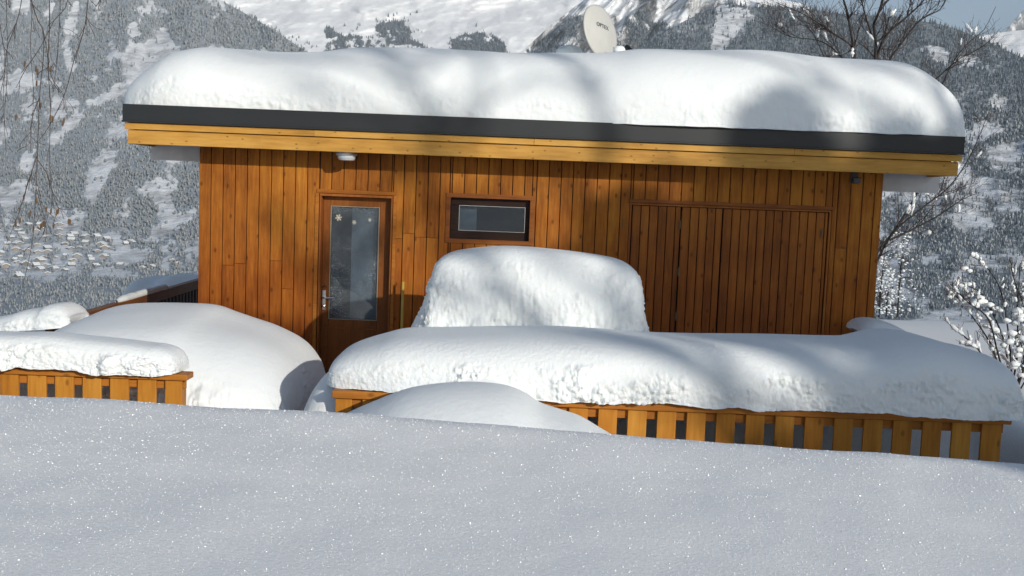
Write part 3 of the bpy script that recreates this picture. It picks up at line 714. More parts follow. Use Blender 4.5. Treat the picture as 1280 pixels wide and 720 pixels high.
# side railing left of the cabin
ra = np.array([-4.62, 10.35]); rb = np.array([-4.78, 16.6]); rz = Z_(180, 377, 13.0)
sr = thing('side_railing', 'dark brown wooden railing running back along the left of the cabin', 'railing', (-4.7, 13.4, -.2))
def beam(mb, p, q, w, h):
    p, q = np.array(p, float), np.array(q, float); d = q - p; d /= np.linalg.norm(d); s = np.cross(d, (0, 0, 1)); s /= np.linalg.norm(s); u = np.cross(s, d)
    V = [c + s * w * a + u * h * b for c in (p, q) for a, b in ((-.5, -.5), (.5, -.5), (.5, .5), (-.5, .5))]
    mb.add(V, [(0, 1, 2, 3), (7, 6, 5, 4), (0, 4, 5, 1), (1, 5, 6, 2), (2, 6, 7, 3), (3, 7, 4, 0)])
mb = MB(); beam(mb, (ra[0], ra[1], rz), (rb[0], rb[1], rz), .10, .13); mb.build('handrail', wood_mat('railing_wood', (.12, .04, .01), (.2, .07, .014), (.3, .11, .02), axis='Y'), sr, bevel=.006)
mb = MB()
for y in np.arange(ra[1] + .1, rb[1], .16):
    x = np.interp(y, [ra[1], rb[1]], [ra[0], rb[0]]); mb.box((x - .02, y - .03, -.5), (x + .01, y + .03, rz - .066))
mb.build('baluster_panel', M_DARKWOOD, sr)
for y in (ra[1] + .05, 13.3, rb[1] - .05):
    x = np.interp(y, [ra[1], rb[1]], [ra[0], rb[0]]); MB().box((x - .045, y - .045, -.6), (x + .045, y + .045, rz - .067)).build('post', M_DARKWOOD, sr)
sn = TB(); V, Q = [], []
ys = np.linspace(12.2, 14.2, 40); xs = np.interp(ys, [ra[1], rb[1]], [ra[0], rb[0]])
Vt, Qt = tube_arrays(np.stack([xs, ys, np.full(40, rz + .075)], -1), .055 * np.clip(np.minimum(np.arange(40), 39 - np.arange(40)) / 5, .1, 1) ** .5, 10)
Vt += .02 * fbm(Vt, 7, 3, 5)[:, None]; Vt[:, 2] = np.maximum(Vt[:, 2], rz + .062)
tag(build('railing_snow', Vt, Qt, M_SNOW, smooth=True), 'thin sunlit snow strip on the dark side railing', 'snow')

# ------------------------------------------------------------------ bare trees
def grow(tb, pts, r0, r1, depth, spread, length, rng, nsub, snow=None, up=.25, tw=None, sides=5, sp=.035):
    P = smooth3(pts, max(8, 4 * len(pts))); k = len(P); rad = np.linspace(r0, r1, k)
    (tb if r0 > .012 or tw is None else tw).tube(P, rad, sides if r0 > .01 else 4)
    if depth <= 0: return
    for _ in range(nsub):
        t = rng.uniform(.15, .98); i = min(int(t * (k - 1)), k - 2); p = P[i]
        d = P[i + 1] - P[i]; d = d / (np.linalg.norm(d) + 1e-9)
        q = d + rng.normal(size=3) * spread + np.array([0, 0, up]); q /= np.linalg.norm(q)
        L = length * rng.uniform(.45, 1.1) * (1 - .35 * t)
        c = [p]; v = q
        for s in range(4):
            v = v + rng.normal(size=3) * .16 + np.array([0, 0, up * .15]); v /= np.linalg.norm(v); c.append(c[-1] + v * L / 4)
        rr = max(rad[i] * .5, r1 * .6)
        grow(tb, c, min(rr, .5 * r0), max(rr * .3, .0022), depth - 1, spread, length * .5, rng, max(2, int(nsub * .65)), snow, up, tw, sides, sp)
        if snow is not None and rng.random() < sp: snow.append((np.array(c), rr))
def smooth3(P, n):
    P = np.asarray(P, float); A = np.vstack([2 * P[0] - P[1], P, 2 * P[-1] - P[-2]]); Q = [P[0]]
    for i in range(len(P) - 1):
        p0, p1, p2, p3 = A[i:i + 4]
        for t in np.linspace(0, 1, 9)[1:]:
            Q.append(.5 * ((2 * p1) + (-p0 + p2) * t + (2 * p0 - 5 * p1 + 4 * p2 - p3) * t * t + (-p0 + 3 * p1 - 3 * p2 + p3) * t ** 3))
    Q = np.array(Q); d = np.r_[0, np.cumsum(np.linalg.norm(np.diff(Q, axis=0), axis=1))]; t = np.linspace(0, d[-1], n)
    return np.stack([np.interp(t, d, Q[:, a]) for a in range(3)], -1)
def lift(g, Y, dy, rng):
    """pixel guide -> branch in space, each point with its own distance"""
    n = len(g); off = np.cumsum(rng.normal(size=n)) * dy
    return [at(x, y, Y + off[i]) for i, (x, y) in enumerate(g)]
def snow_lines(sb, sn, rng, a, b):
    """snow lying along the upper side of twigs"""
    for k, (c, rr) in enumerate(sn):
        P = smooth3(c[:3 if rng.random() < .6 else 4], 9); q = rng.uniform(a, b); n = len(P)
        rad = q * np.clip(np.sin(np.linspace(.12, math.pi - .12, n)), .1, 1) ** .6 * (1 + .45 * rng.normal(size=n) * .6)
        V, Q = tube_arrays(P + np.array([0, 0, rr + q * .5]), np.clip(rad, q * .15, None), 7); sb.add(V + .3 * q * fbm(V, 1.2 / q, 2, k)[:, None], Q)
def bare_tree():
    rng = np.random.default_rng(5); TY = 21.0
    base = at(1084, 430, TY); base[2] = float(ground(np.array([base[0]]), np.array([TY]))[0]) - .1
    t = thing('bare_tree', 'leafless many-stemmed tree behind the right end of the cabin', 'tree', tuple(base))
    tb, tw, sn = TB(), TB(), []
    G = [([(1084, 330), (1088, 200), (1091, 120), (1094, 80), (1095, 50), (1092, 32), (1100, 12), (1106, -15), (1110, -60)], .085, .02),
         ([(1082, 330), (1078, 200), (1071, 120), (1069, 78), (1065, 48), (1059, 15), (1052, -10), (1046, -50)], .07, .018),
         ([(1091, 130), (1097, 70), (1110, 42), (1135, 20), (1157, -3), (1175, -40)], .045, .01),
         ([(1090, 140), (1110, 80), (1125, 57), (1150, 25), (1177, 10), (1188, -20)], .035, .008),
         ([(1070, 100), (1067, 62), (1042, 42), (1005, 18), (970, 3)], .03, .006),
         ([(1078, 180), (1050, 110), (1032, 75), (1015, 40), (997, 22)], .03, .006),
         ([(1084, 350), (1097, 315), (1120, 285), (1147, 240), (1165, 190), (1170, 130), (1190, 80), (1212, 52), (1230, 37), (1245, 8)], .032, .006),
         ([(1082, 360), (1112, 297), (1150, 262), (1185, 235), (1207, 205), (1222, 175), (1240, 130)], .034, .006),
         ([(1112, 300), (1140, 287), (1172, 270), (1202, 250), (1225, 240)], .03, .006),
         ([(1086, 200), (1130, 130), (1160, 108), (1195, 77), (1225, 60), (1250, 40)], .035, .007),
         ([(1068, 90), (1040, 60), (1020, 50), (985, 45), (960, 30)], .02, .004),
         ([(1095, 60), (1085, 30), (1078, 5), (1070, -30)], .03, .006)]
    for g, r0_, r1_ in G:
        grow(tb, lift(g, TY, .12, rng), r0_ * .8, r1_ * .8, 2, .62, 1.0, rng, 19, sn, .32, tw, 5, .02)
    tb.tube([base, at(1084, 380, TY), at(1084, 330, TY)], [.16, .13, .1], 8)
    tb.build('trunk', M_BARK, t); stuff(tw.build('crown', M_TWIG, t))
    sb = TB()
    snow_lines(sb, sn[:150], rng, .020, .050)
    stuff(sb.build('clinging_snow', M_SNOW, t))
bare_tree()

def snowy_bush():
    rng = np.random.default_rng(9); BY = 12.5
    b = at(1262, 500, BY); b[2] = float(ground(np.array([b[0]]), np.array([BY]))[0]) - .05
    t = thing('snowy_bush', 'leafless bush laden with snow balls at the right edge', 'bush', tuple(b))
    tb, tw, sn = TB(), TB(), []
    G = [[(1258, 480), (1247, 440), (1235, 398), (1210, 378), (1188, 355)], [(1256, 480), (1238, 430), (1215, 395), (1198, 372), (1183, 368)], [(1262, 480), (1256, 430), (1240, 390), (1225, 365), (1205, 355), (1203, 340)],
         [(1264, 490), (1272, 440), (1272, 390), (1275, 330)], [(1266, 490), (1262, 430), (1255, 380), (1245, 350), (1225, 325)], [(1270, 490), (1290, 430), (1300, 380), (1310, 340)], [(1256, 490), (1225, 440), (1205, 420), (1190, 405)],
         [(1268, 500), (1280, 450), (1284, 400), (1268, 350), (1262, 322)]]
    for g in G: grow(tb, lift(g, BY, .1, rng), .014, .005, 2, .55, .38, rng, 9, sn, .3, tw, 5, .3)
    for k in range(9):
        tb.tube([b, b + np.array([rng.normal() * .15, rng.normal() * .1, .5])], [.012, .008], 5)
    tb.build('stems', M_BARK, t); stuff(tw.build('twigs', M_TWIG, t))
    sb = TB()
    spots = [(1209, 358, .9), (1204, 357, .7), (1222, 372, 1.1), (1226, 376, 1.1), (1232, 380, .9), (1211, 378, 1), (1220, 379, .8), (1214, 366, .8), (1247, 385, .9), (1275, 391, 1.1), (1271, 399, 1), (1278, 395, 1), (1231, 391, .8), (1209, 338, .9), (1192, 377, .6), (1184, 371, .5), (1202, 381, .6), (1258, 398, .9), (1268, 415, 1), (1277, 421, 1), (1241, 420, .8), (1250, 432, .8), (1262, 428, .9), (1276, 440, 1), (1235, 408, .8), (1224, 400, .7), (1283, 409, 1.1), (1245, 412, .8), (1270, 455, .9), (1278, 470, 1), (1212, 428, .7), (1255, 418, .7)]
    for i, (x, y, s) in enumerate(spots):
        for k in range(2): sb.add(*blob(at(x + rng.normal() * 3, y + rng.normal() * 2, BY + rng.normal() * .12), s * rng.uniform(.026, .056), i + k, 7, (1.25, 1, .8)))
    snow_lines(sb, sn, rng, .010, .028)
    stuff(sb.build('clinging_snow', M_SNOW, t))
snowy_bush()

def birch():
    rng = np.random.default_rng(21); BY = 6.2
    bx = -5.0; gz = float(ground(np.array([bx]), np.array([BY]))[0])
    t = thing('birch_tree', 'birch tree whose thin twigs with catkins hang at the upper left', 'tree', (bx, BY, gz - .1))
    tb, tw, ck = TB(), TB(), TB()
    tb.tube(smooth3([(bx, BY, gz - .1), (bx + .05, BY + .05, 2.5), (bx + .2, BY, 4.5), (bx + .3, BY + .1, 7.5)], 20), np.linspace(.16, .05, 20), 10)
    for k in range(4):
        h = 3.9 + .5 * k; a = np.array([bx + .16 + .03 * k, BY, h]); e_ = np.array([-2.1 - .12 * k, BY + rng.normal() * .25, 4.15 + .35 * k])
        tb.tube(smooth3([a, (a + e_) / 2 + [0, 0, .35], e_], 14), np.linspace(.045, .012, 14), 7)
    G = [[(20, -170), (34, -30), (45, 20), (54, 38), (54, 75), (50, 112), (48, 160), (46, 200), (45, 235), (43, 270), (40, 305), (28, 360)],
         [(60, -150), (30, -40), (27, 0), (20, 30), (9, 60), (6, 90), (2, 110), (-8, 150)],
         [(120, -120), (110, 0), (105, 37), (92, 77), (80, 120), (60, 160), (49, 175)],
         [(100, -100), (85, 0), (68, 25), (50, 60), (33, 85), (20, 110)],
         [(10, -100), (8, 0), (9, 50), (8, 110), (5, 150), (8, 190)],
         [(60, -100), (62, 20), (60, 80), (63, 130), (62, 200), (66, 250), (70, 275)],
         [(-10, -100), (0, 30), (6, 70), (4, 140), (10, 170)],
         [(54, 38), (58, 60), (64, 95), (80, 120), (83, 140)], [(46, 195), (38, 220), (30, 245), (22, 270), (8, 305)], [(47, 200), (60, 220), (72, 258), (88, 262)],
         [(45, 235), (52, 260), (58, 285), (56, 305)], [(35, -90), (40, 10), (38, 60), (42, 120), (38, 170)], [(140, -100), (135, -30), (128, -5), (120, 8)], [(50, 120), (40, 150), (38, 190)], [(80, -90), (75, 10), (72, 70), (66, 115)]]
    for g in G:
        P = lift(g, BY, .02, rng); L = len(g)
        grow(tw, P, .0048 if L > 6 else .003, .0016, 1, .55, .15, rng, 8, None, -.5, None)
    for x, y in [(46, 247), (53, 277), (55, 276), (51, 279), (71, 262), (73, 260), (86, 273), (88, 274), (64, 260), (25, 272), (20, 276), (30, 243), (31, 76), (63, 143), (66, 145), (80, 147), (79, 150), (51, 128), (45, 82), (47, 86), (38, 263), (42, 282), (58, 258), (67, 278), (64, 82), (20, 143), (46, 100)]:
        p = at(x, y, BY); ck.tube(np.array([p, p - [0, 0, .008], p - [.002, 0, .028], p - [.003, 0, .038]]), [.002, .0055, .0055, .002], 6)
    tb.build('trunk', M_BIRCH, t); stuff(tw.build('twigs', M_TWIG, t)); stuff(ck.build('catkins', M_CATKIN, t))
birch()

# ------------------------------------------------------------------ mountains
def interp_line(L): L = np.array(L, float); return lambda x: np.interp(x, L[:, 0], L[:, 1])
class Sheet:
    """A mountain side: for every direction it spans rows from a foot to a ridge, each row at its own distance, with relief."""
    def __init__(s, x0, x1, top, bot, dist, relief, rs, seed, diag=False):
        s.diag = diag; s.x0, s.x1, s.top, s.bot, s.dist, s.relief, s.rs, s.seed = x0, x1, interp_line(top), interp_line(bot), interp_line(dist), relief, rs, seed
    def pt(s, x, v, h=0):
        y = s.bot(x) + (s.top(x) - s.bot(x)) * v
        d = s.dist(y); P = np.stack([(x + y) / s.rs[0], (x - y) / s.rs[1], 0 * x], -1) if s.diag else np.stack([x / s.rs[0], y / s.rs[1], 0 * x], -1)
        n = fbm(P, 1, 6, s.seed, .55); rid = 1 - 2 * np.abs(fbm(P + 9.7, .8, 4, s.seed + 20))
        d = d * (1 + s.relief * (n * .7 + rid * .0 - rid * .45) * np.sin(np.clip(v, 0, 1) * math.pi * .5 + .2))
        return at(x, y, d), y, d
    def mesh(s, name, mat_, step=3.0, nv=150, cover=None):
        xs = np.arange(s.x0, s.x1 + step, step); vs = np.linspace(0, 1, nv)
        Xg, Vg = np.meshgrid(xs, vs); P, y, d = s.pt(Xg.ravel(), Vg.ravel()); P = P.reshape(nv, len(xs), 3)
        back = P[-1].copy(); back[:, 1] *= 1.25; back[:, 0] *= 1.25; back[:, 2] -= 350
        foot = P[0].copy(); foot[:, 2] = -120
        P = np.concatenate([foot[None], P, back[None]])
        o = struct(build(name, P.reshape(-1, 3), grid_faces(nv + 2, len(xs)), mat_, loc=(0, 0, 0), smooth=True))
        if cover is not None:      # where woodland grows
            c = cover(Xg.ravel(), y).reshape(nv, len(xs)); c = np.concatenate([c[:1], c, c[-1:]])
            a = o.data.attributes.new('woodland', 'FLOAT', 'POINT'); a.data.foreach_set('value', np.clip(c, 0, 1).astype(np.float32).ravel())
        return o
def inpoly(x, y, poly):
    c = np.zeros(len(x), bool); n = len(poly)
    for i in range(n):
        (x1, y1), (x2, y2) = poly[i], poly[(i + 1) % n]
        k = ((y1 > y) != (y2 > y)) & (x < (x2 - x1) * (y - y1) / (y2 - y1 + 1e-12) + x1); c ^= k
    return c
def cone_template(n=6):
    V = []; Q = []
    for zb, zt, r in ((.06, .55, .23), (.36, 1.0, .165)):
        b = len(V)
        for i in range(n): a = 2 * math.pi * i / n; k = r * (1 if i % 2 else .72); V.append((k * math.cos(a), k * math.sin(a), zb - (.05 if i % 2 else 0)))
        V.append((0, 0, zt))
        for i in range(n): Q.append((b + i, b + (i + 1) % n, b + n))
    return np.array(V), np.array(Q)
def round_template():
    V, Q = [], []; 
    t = [(0, .15), (.2, .3), (.26, .55), (.17, .85), (0, 1.0)]
    n = 5
    for r, z in t:
        for i in range(n): a = 2 * math.pi * i / n + z * 3; V.append((r * math.cos(a) * (1.2 if i % 2 else .8), r * math.sin(a), z))
    for j in range(4):
        for i in range(n): k = (i + 1) % n; Q += [(j * n + i, j * n + k, (j + 1) * n + k), (j * n + i, (j + 1) * n + k, (j + 1) * n + i)]
    return np.array(V), np.array(Q)
CONE, ROUND = cone_template(), round_template()
def forest(name, sheet, n, accept, hpx, mat_, tmpl, seed, label=None):
    rng = np.random.default_rng(seed)
    x = rng.uniform(sheet.x0, sheet.x1, n); v = rng.uniform(0, 1, n); P, y, d = sheet.pt(x, v)
    k = accept(x, y, rng); P, d = P[k], d[k]; m = len(P); V0, Q0 = tmpl
    s = d * hpx / F * rng.uniform(.6, 1.35, m); w = s * rng.uniform(.8, 1.3, m); a = rng.uniform(0, 6.28, m)
    c, sn = np.cos(a), np.sin(a)
    V = np.empty((m, len(V0), 3))
    V[..., 0] = P[:, None, 0] + w[:, None] * (c[:, None] * V0[:, 0] - sn[:, None] * V0[:, 1])
    V[..., 1] = P[:, None, 1] + w[:, None] * (sn[:, None] * V0[:, 0] + c[:, None] * V0[:, 1])
    V[..., 2] = P[:, None, 2] + s[:, None] * (V0[:, 2] - .05)
    Q = (np.arange(m)[:, None, None] * len(V0) + Q0[None]).reshape(-1, 3)
    return stuff(build(name, V.reshape(-1, 3), Q, mat_, loc=(0, 0, 0)))
def dens(x, y, sx, sy, thr, seed, soft=.25):
    n = fbm(np.stack([x / sx, y / sy, 0 * x], -1), 1, 5, seed, .6); return sstep(thr - soft, thr + soft, n)

# left: forested valley side with the village at its foot
S1 = Sheet(-260, 480, [(-260, -150), (160, -90), (230, -40), (275, 0), (300, 13), (340, 36), (385, 66), (440, 100), (480, 125)], [(-260, 425), (480, 425)],
           [(-150, 2600), (0, 2000), (100, 1600), (200, 1250), (285, 1010), (340, 810), (390, 400), (425, 260)], .05, (70, 110), 4)
CLEAR1 = [[(88, 5), (100, 0), (98, 25), (88, 60), (95, 85), (90, 95), (78, 75), (80, 30)], [(55, 18), (62, 0), (72, 0), (58, 30)], [(175, 82), (215, 60), (214, 75), (180, 98), (160, 118), (120, 135), (100, 133), (140, 110)],
          [(200, 45), (208, 47), (205, 65), (196, 70)], [(60, 178), (80, 150), (106, 142), (108, 150), (82, 172), (66, 190)], [(28, 130), (44, 115), (45, 150), (32, 152)], [(12, 95), (50, 98), (75, 100), (80, 108), (40, 108), (12, 104)],
          [(112, 205), (128, 190), (150, 185), (135, 225), (118, 258), (105, 250)], [(112, 97), (124, 97), (120, 108)], [(95, 298), (138, 292), (136, 305), (100, 312)], [(128, 320), (190, 309), (194, 314), (180, 330), (130, 332)],
          [(0, 308), (25, 310), (18, 325), (0, 324)], [(22, 195), (45, 185), (40, 220), (25, 215)], [(170, 300), (200, 285), (247, 255), (247, 268), (215, 290), (195, 305)], [(66, 332), (102, 332), (100, 342), (70, 348)], [(240, 300), (225, 330), (240, 332)], [(138, 42), (143, 42), (142, 75), (135, 95), (132, 88)],
          [(115, 335), (172, 338), (172, 348), (118, 345)], [(55, 265), (80, 258), (95, 275), (70, 285)], [(160, 30), (175, 33), (172, 45), (160, 42)]]
VILL = [(-120, 285), (0, 283), (35, 278), (70, 275), (110, 292), (140, 300), (138, 330), (110, 335), (60, 352), (-120, 352)]
def jit(x, s, k): return fbm(np.stack([x * 0 + k, x / 8.0, s / 8.0], -1), 1, 4, 77, .65) * 12
def cov1(x, y):
    wx = x + jit(x, y, 1.5); wy = y + jit(x, y, 8.5)
    p = .04 + .96 * dens(x, y, 30, 34, -.16, 33, .10)
    for q in CLEAR1: p = np.where(inpoly(wx, wy, q), p * .03, p)
    p = np.where(y > 348, np.maximum(p, .8 * dens(x, y, 14, 8, -.15, 36, .2)), p)
    return np.where(inpoly(wx, wy, VILL), .5 * dens(x, y, 9, 7, -.05, 35, .2), p)
def acc1(x, y, rng): return (rng.random(len(x)) < cov1(x, y) * .9) & (y < 402)
S1.mesh('wooded_hillside', M_MT_FOREST, 2.0, 260, cov1)
def low(x, y): return (y > 225)
forest('far_conifers', S1, 42000, lambda x, y, r: acc1(x, y, r) & ((y < 235) | (r.random(len(x)) < .25)), 5.4, M_CON, CONE, 101)
forest('far_woodland', S1, 52000, lambda x, y, r: acc1(x, y, r) & ((y > 215) | (r.random(len(x)) < .2)), 4.6, M_CON3, ROUND, 102)

# middle: white high bowl
S2 = Sheet(200, 1060, [(200, -90), (760, -80), (800, -45), (900, -22), (960, -4), (1000, 4), (1030, 18), (1060, 34)], [(200, 100), (1060, 100)], [(-90, 4780), (0, 4280), (70, 3800), (100, 3600)], .05, (85, 40), 71)
DARK2 = [[(418, 68), (404, 64), (420, 42), (452, 46), (456, 60), (470, 30), (480, 26), (505, 26), (511, 40), (520, 52), (548, 68)], [(562, 70), (566, 48), (580, 43), (612, 41), (628, 52), (638, 70)], [(404, 40), (414, 34), (420, 46), (412, 50)]]
SCAT2 = [[(320, 20), (360, 45), (420, 60), (420, 70), (380, 70), (330, 45)], [(430, 30), (520, 15), (530, 60), (430, 45)], [(560, 45), (600, 30), (650, 55), (560, 68)]]
def cov2(x, y):
    p = np.zeros(len(x)); wx = x + jit(x, y, 2.5) * .6; wy = y + jit(x, y, 9.5) * .6
    for q in SCAT2: p = np.where(inpoly(wx, wy, q), .10 * dens(x, y, 14, 10, .1, 5), p)
    for q in DARK2: p = np.where(inpoly(wx, wy, q), .1 + .9 * dens(x, y, 13, 10, -.2, 8, .12), p)
    return p
def acc2(x, y, rng): return rng.random(len(x)) < cov2(x, y)
S2.mesh('snowy_mountain', M_MT_WHITE, 2.0, 220, cov2)
forest('alpine_wood', S2, 60000, acc2, 4.0, M_CON2, CONE, 103)
# rocky ridge right of the dish
S3 = Sheet(620, 1000, [(620, 82), (655, 62), (690, 30), (722, 6), (745, -10), (800, -28), (860, -22), (905, -6), (960, 6), (1000, 14)], [(620, 110), (1000, 110)], [(-40, 3200), (40, 2850), (70, 2700), (110, 2500)], .08, (22, 110), 81, True)
DARK3 = [[(768, 42), (785, 22), (812, 10), (822, 24), (836, 30), (800, 62), (770, 70)], [(655, 66), (690, 42), (720, 22), (728, 30), (732, 70), (655, 72)]]
def cov3(x, y):
    p = np.zeros(len(x))
    for q in DARK3: p = np.where(inpoly(x + jit(x, y, 3.5) * .6, y + jit(x, y, 5.5) * .6, q), .15 + .85 * dens(x + y, y - x, 24, 9, .02, 18, .15), p)
    return p
def acc3(x, y, rng): return rng.random(len(x)) < cov3(x, y)
S3.mesh('rocky_mountain', M_MT_ROCK, 1.6, 160, cov3)
forest('alpine_wood', S3, 26000, acc3, 4.5, M_CON2, CONE, 104)
# right: dark wooded mountain
S4 = Sheet(760, 1560, [(760, 88), (786, 68), (815, 48), (860, 24), (905, 4), (935, 8), (960, 10), (985, 9), (1010, 11), (1050, 17), (1100, 20), (1140, 25), (1175, 30), (1200, 38), (1240, 54), (1280, 73), (1400, 120), (1560, 160)], [(760, 425), (1560, 425)],
           [(0, 2100), (100, 1500), (200, 1120), (300, 820), (400, 480), (425, 330)], .05, (80, 100), 91)
CLEAR4 = [[(893, 12), (905, 6), (938, 12), (942, 20), (915, 50), (905, 66), (888, 66), (892, 35)], [(1145, 60), (1160, 54), (1172, 58), (1190, 66), (1185, 82), (1172, 80), (1160, 66)], [(1195, 72), (1222, 68), (1226, 80), (1200, 84)], [(1220, 86), (1246, 84), (1240, 92)],
          [(1185, 270), (1215, 262), (1250, 285), (1200, 290)], [(1095, 315), (1120, 322), (1130, 345), (1098, 345)], [(1205, 225), (1245, 222), (1235, 245), (1210, 240)], [(1235, 185), (1280, 175), (1280, 200), (1240, 200)], [(1150, 318), (1170, 316), (1175, 330), (1150, 330)], [(1215, 160), (1245, 150), (1260, 165), (1225, 175)]]
def cov4(x, y):
    wx = x + jit(x, y, 4.5); wy = y + jit(x, y, 6.5)
    p = .45 + .55 * dens(x, y, 40, 40, -.22, 43, .2)
    p = np.where(y > 130 + 20 * np.sin(x / 30), .12 + .88 * dens(x, y, 34, 22, -.02, 47, .22), p)
    for q in CLEAR4: p = np.where(inpoly(wx, wy, q), p * .06, p)
    return p
def acc4(x, y, rng): return (rng.random(len(x)) < cov4(x, y)) & ((x > 1085) | (y < 110)) & (y < 400)
S4.mesh('wooded_mountain', M_MT_DARK, 2.0, 260, cov4)
forest('far_conifers', S4, 70000, lambda x, y, r: acc4(x, y, r) & ((y < 190) | (r.random(len(x)) < .5)), 5.6, M_CON2, CONE, 105)
forest('far_woodland', S4, 24000, lambda x, y, r: acc4(x, y, r) & (y > 140), 4.6, M_CON, ROUND, 106)
# far right snow shoulder and blue peak
S5 = Sheet(1180, 1600, [(1180, 75), (1215, 48), (1240, 42), (1262, 39), (1290, 36), (1400, 20), (1600, 0)], [(1180, 120), (1600, 160)], [(0, 4300), (60, 3600), (160, 2600)], .04, (60, 40), 95)
S5.mesh('snowy_mountain', M_MT_WHITE)
S6 = Sheet(1235, 1700, [(1235, 60), (1256, 40), (1268, 24), (1282, 10), (1330, -30), (1400, -50), (1700, -40)], [(1235, 80), (1700, 100)], [(-50, 7600), (100, 6800)], .03, (40, 40), 97)
S6.mesh('rocky_mountain', M_MT_ROCK)

# village
def village():
    rng = np.random.default_rng(31)
    walls = [plain('chalet_wall_a', (.26, .235, .215), .9), plain('chalet_wall_b', (.18, .17, .16), .9), plain('chalet_wall_c', (.30, .28, .26), .9), plain('chalet_wall_d', (.32, .26, .22), .9)]  # wall tones greyed and paled, valley haze put into the colour
    pts = []
    tries = 0
    while len(pts) < 66 and tries < 9000:
        tries += 1
        x = rng.uniform(-12, 136); y = rng.uniform(279, 348)
        if not inpoly(np.array([x]), np.array([y]), VILL)[0]: continue
        if any(abs(x - a) < 8.5 and abs(y - b) < 3.4 for a, b in pts): continue
        pts.append((x, y))
    pts += [(151, 332), (163, 326 - 22), (157, 306), (178, 336), (222, 331), (216, 327), (190, 335)]
    proto = {}
    for i, (x, y) in enumerate(pts):
        v = (S1.bot(x) - y) / (S1.bot(x) - S1.top(x)); P, _, d = S1.pt(np.array([x]), np.array([float(v)])); p = P[0]; d = float(d[0])
        k = int(rng.integers(0, 4))
        if k not in proto:
            e = bpy.data.objects.new('chalet', None); COL.objects.link(e)
            mb = MB(); mb.box((-.5, -.4, -.3), (.5, .4, .42)); mb.add([(-.5, -.4, .42), (.5, -.4, .42), (0, -.4, .68), (-.5, .4, .42), (.5, .4, .42), (0, .4, .68)], [(0, 1, 2), (3, 5, 4)])
            w = mb.build('wall', walls[k], e)
            mb = MB()
            for s in (-1, 1):
                mb.add([(s * .68, -.55, .34), (0, -.55, .72), (0, .55, .72), (s * .68, .55, .34), (s * .68, -.55, .44), (0, -.55, .84), (0, .55, .84), (s * .68, .55, .44)], [(0, 1, 2, 3), (4, 7, 6, 5), (0, 4, 5, 1), (2, 6, 7, 3), (0, 3, 7, 4)])
            mb.build('snowy_roof', M_SNOW, e)
            proto[k] = e; o = e
        else:
            o = proto[k].copy(); COL.objects.link(o)
            for ch in proto[k].children:
                c = ch.copy(); COL.objects.link(c); c.parent = o
        s = d * rng.uniform(5.0, 8.5) / F
        o.location = tuple(p); o.rotation_euler = (0, 0, rng.uniform(-.9, .9) + (math.pi / 2 if rng.random() < .4 else 0)); o.scale = (s, s * rng.uniform(.8, 1.2), s * rng.uniform(.7, .95))
        tag(o, 'tiny far-off chalet with snow-covered roof in the valley village', 'house', 'chalets in the valley village')
village()

# snowy young trees at the far edge of the right plain
def small_conifers():
    for i, (px, py, h) in enumerate(((1099, 392, 1.6), (1122, 392, 2.2), (1108, 391, 1.2))):
        TY = 26.0 + i * .8; p = at(px, py, TY); p[2] = p[2] - .1
        rng = np.random.default_rng(60 + i)
        t = thing('snowy_sapling', ['low white-coated sapling touching the right cabin wall edge', 'taller thin sapling at the rim of the snow plain', 'smallest frosted sapling between the two others'][i], 'sapling', tuple(p), 'saplings at the rim of the snow plain')
        tb, tw, sn = TB(), TB(), []
        grow(tb, [p, p + [0, 0, h * .5], p + [.03, 0, h]], .025, .008, 2, .9, .55, rng, 16, sn, .1, tw)
        tb.build('trunk', M_BARK, t); stuff(tw.build('twigs', M_TWIG, t))
        sb = TB()
        for k in range(150):
            z = rng.uniform(.05, 1); rr = .5 * (1 - z * .75) * h * .5
            sb.add(*blob(p + np.array([rng.normal() * rr * .7, rng.normal() * rr * .7, z * h]), rng.uniform(.014, .036), k, 4, (1.3, 1.2, .7)))
        stuff(sb.build('clinging_snow', M_SNOW, t))
small_conifers()

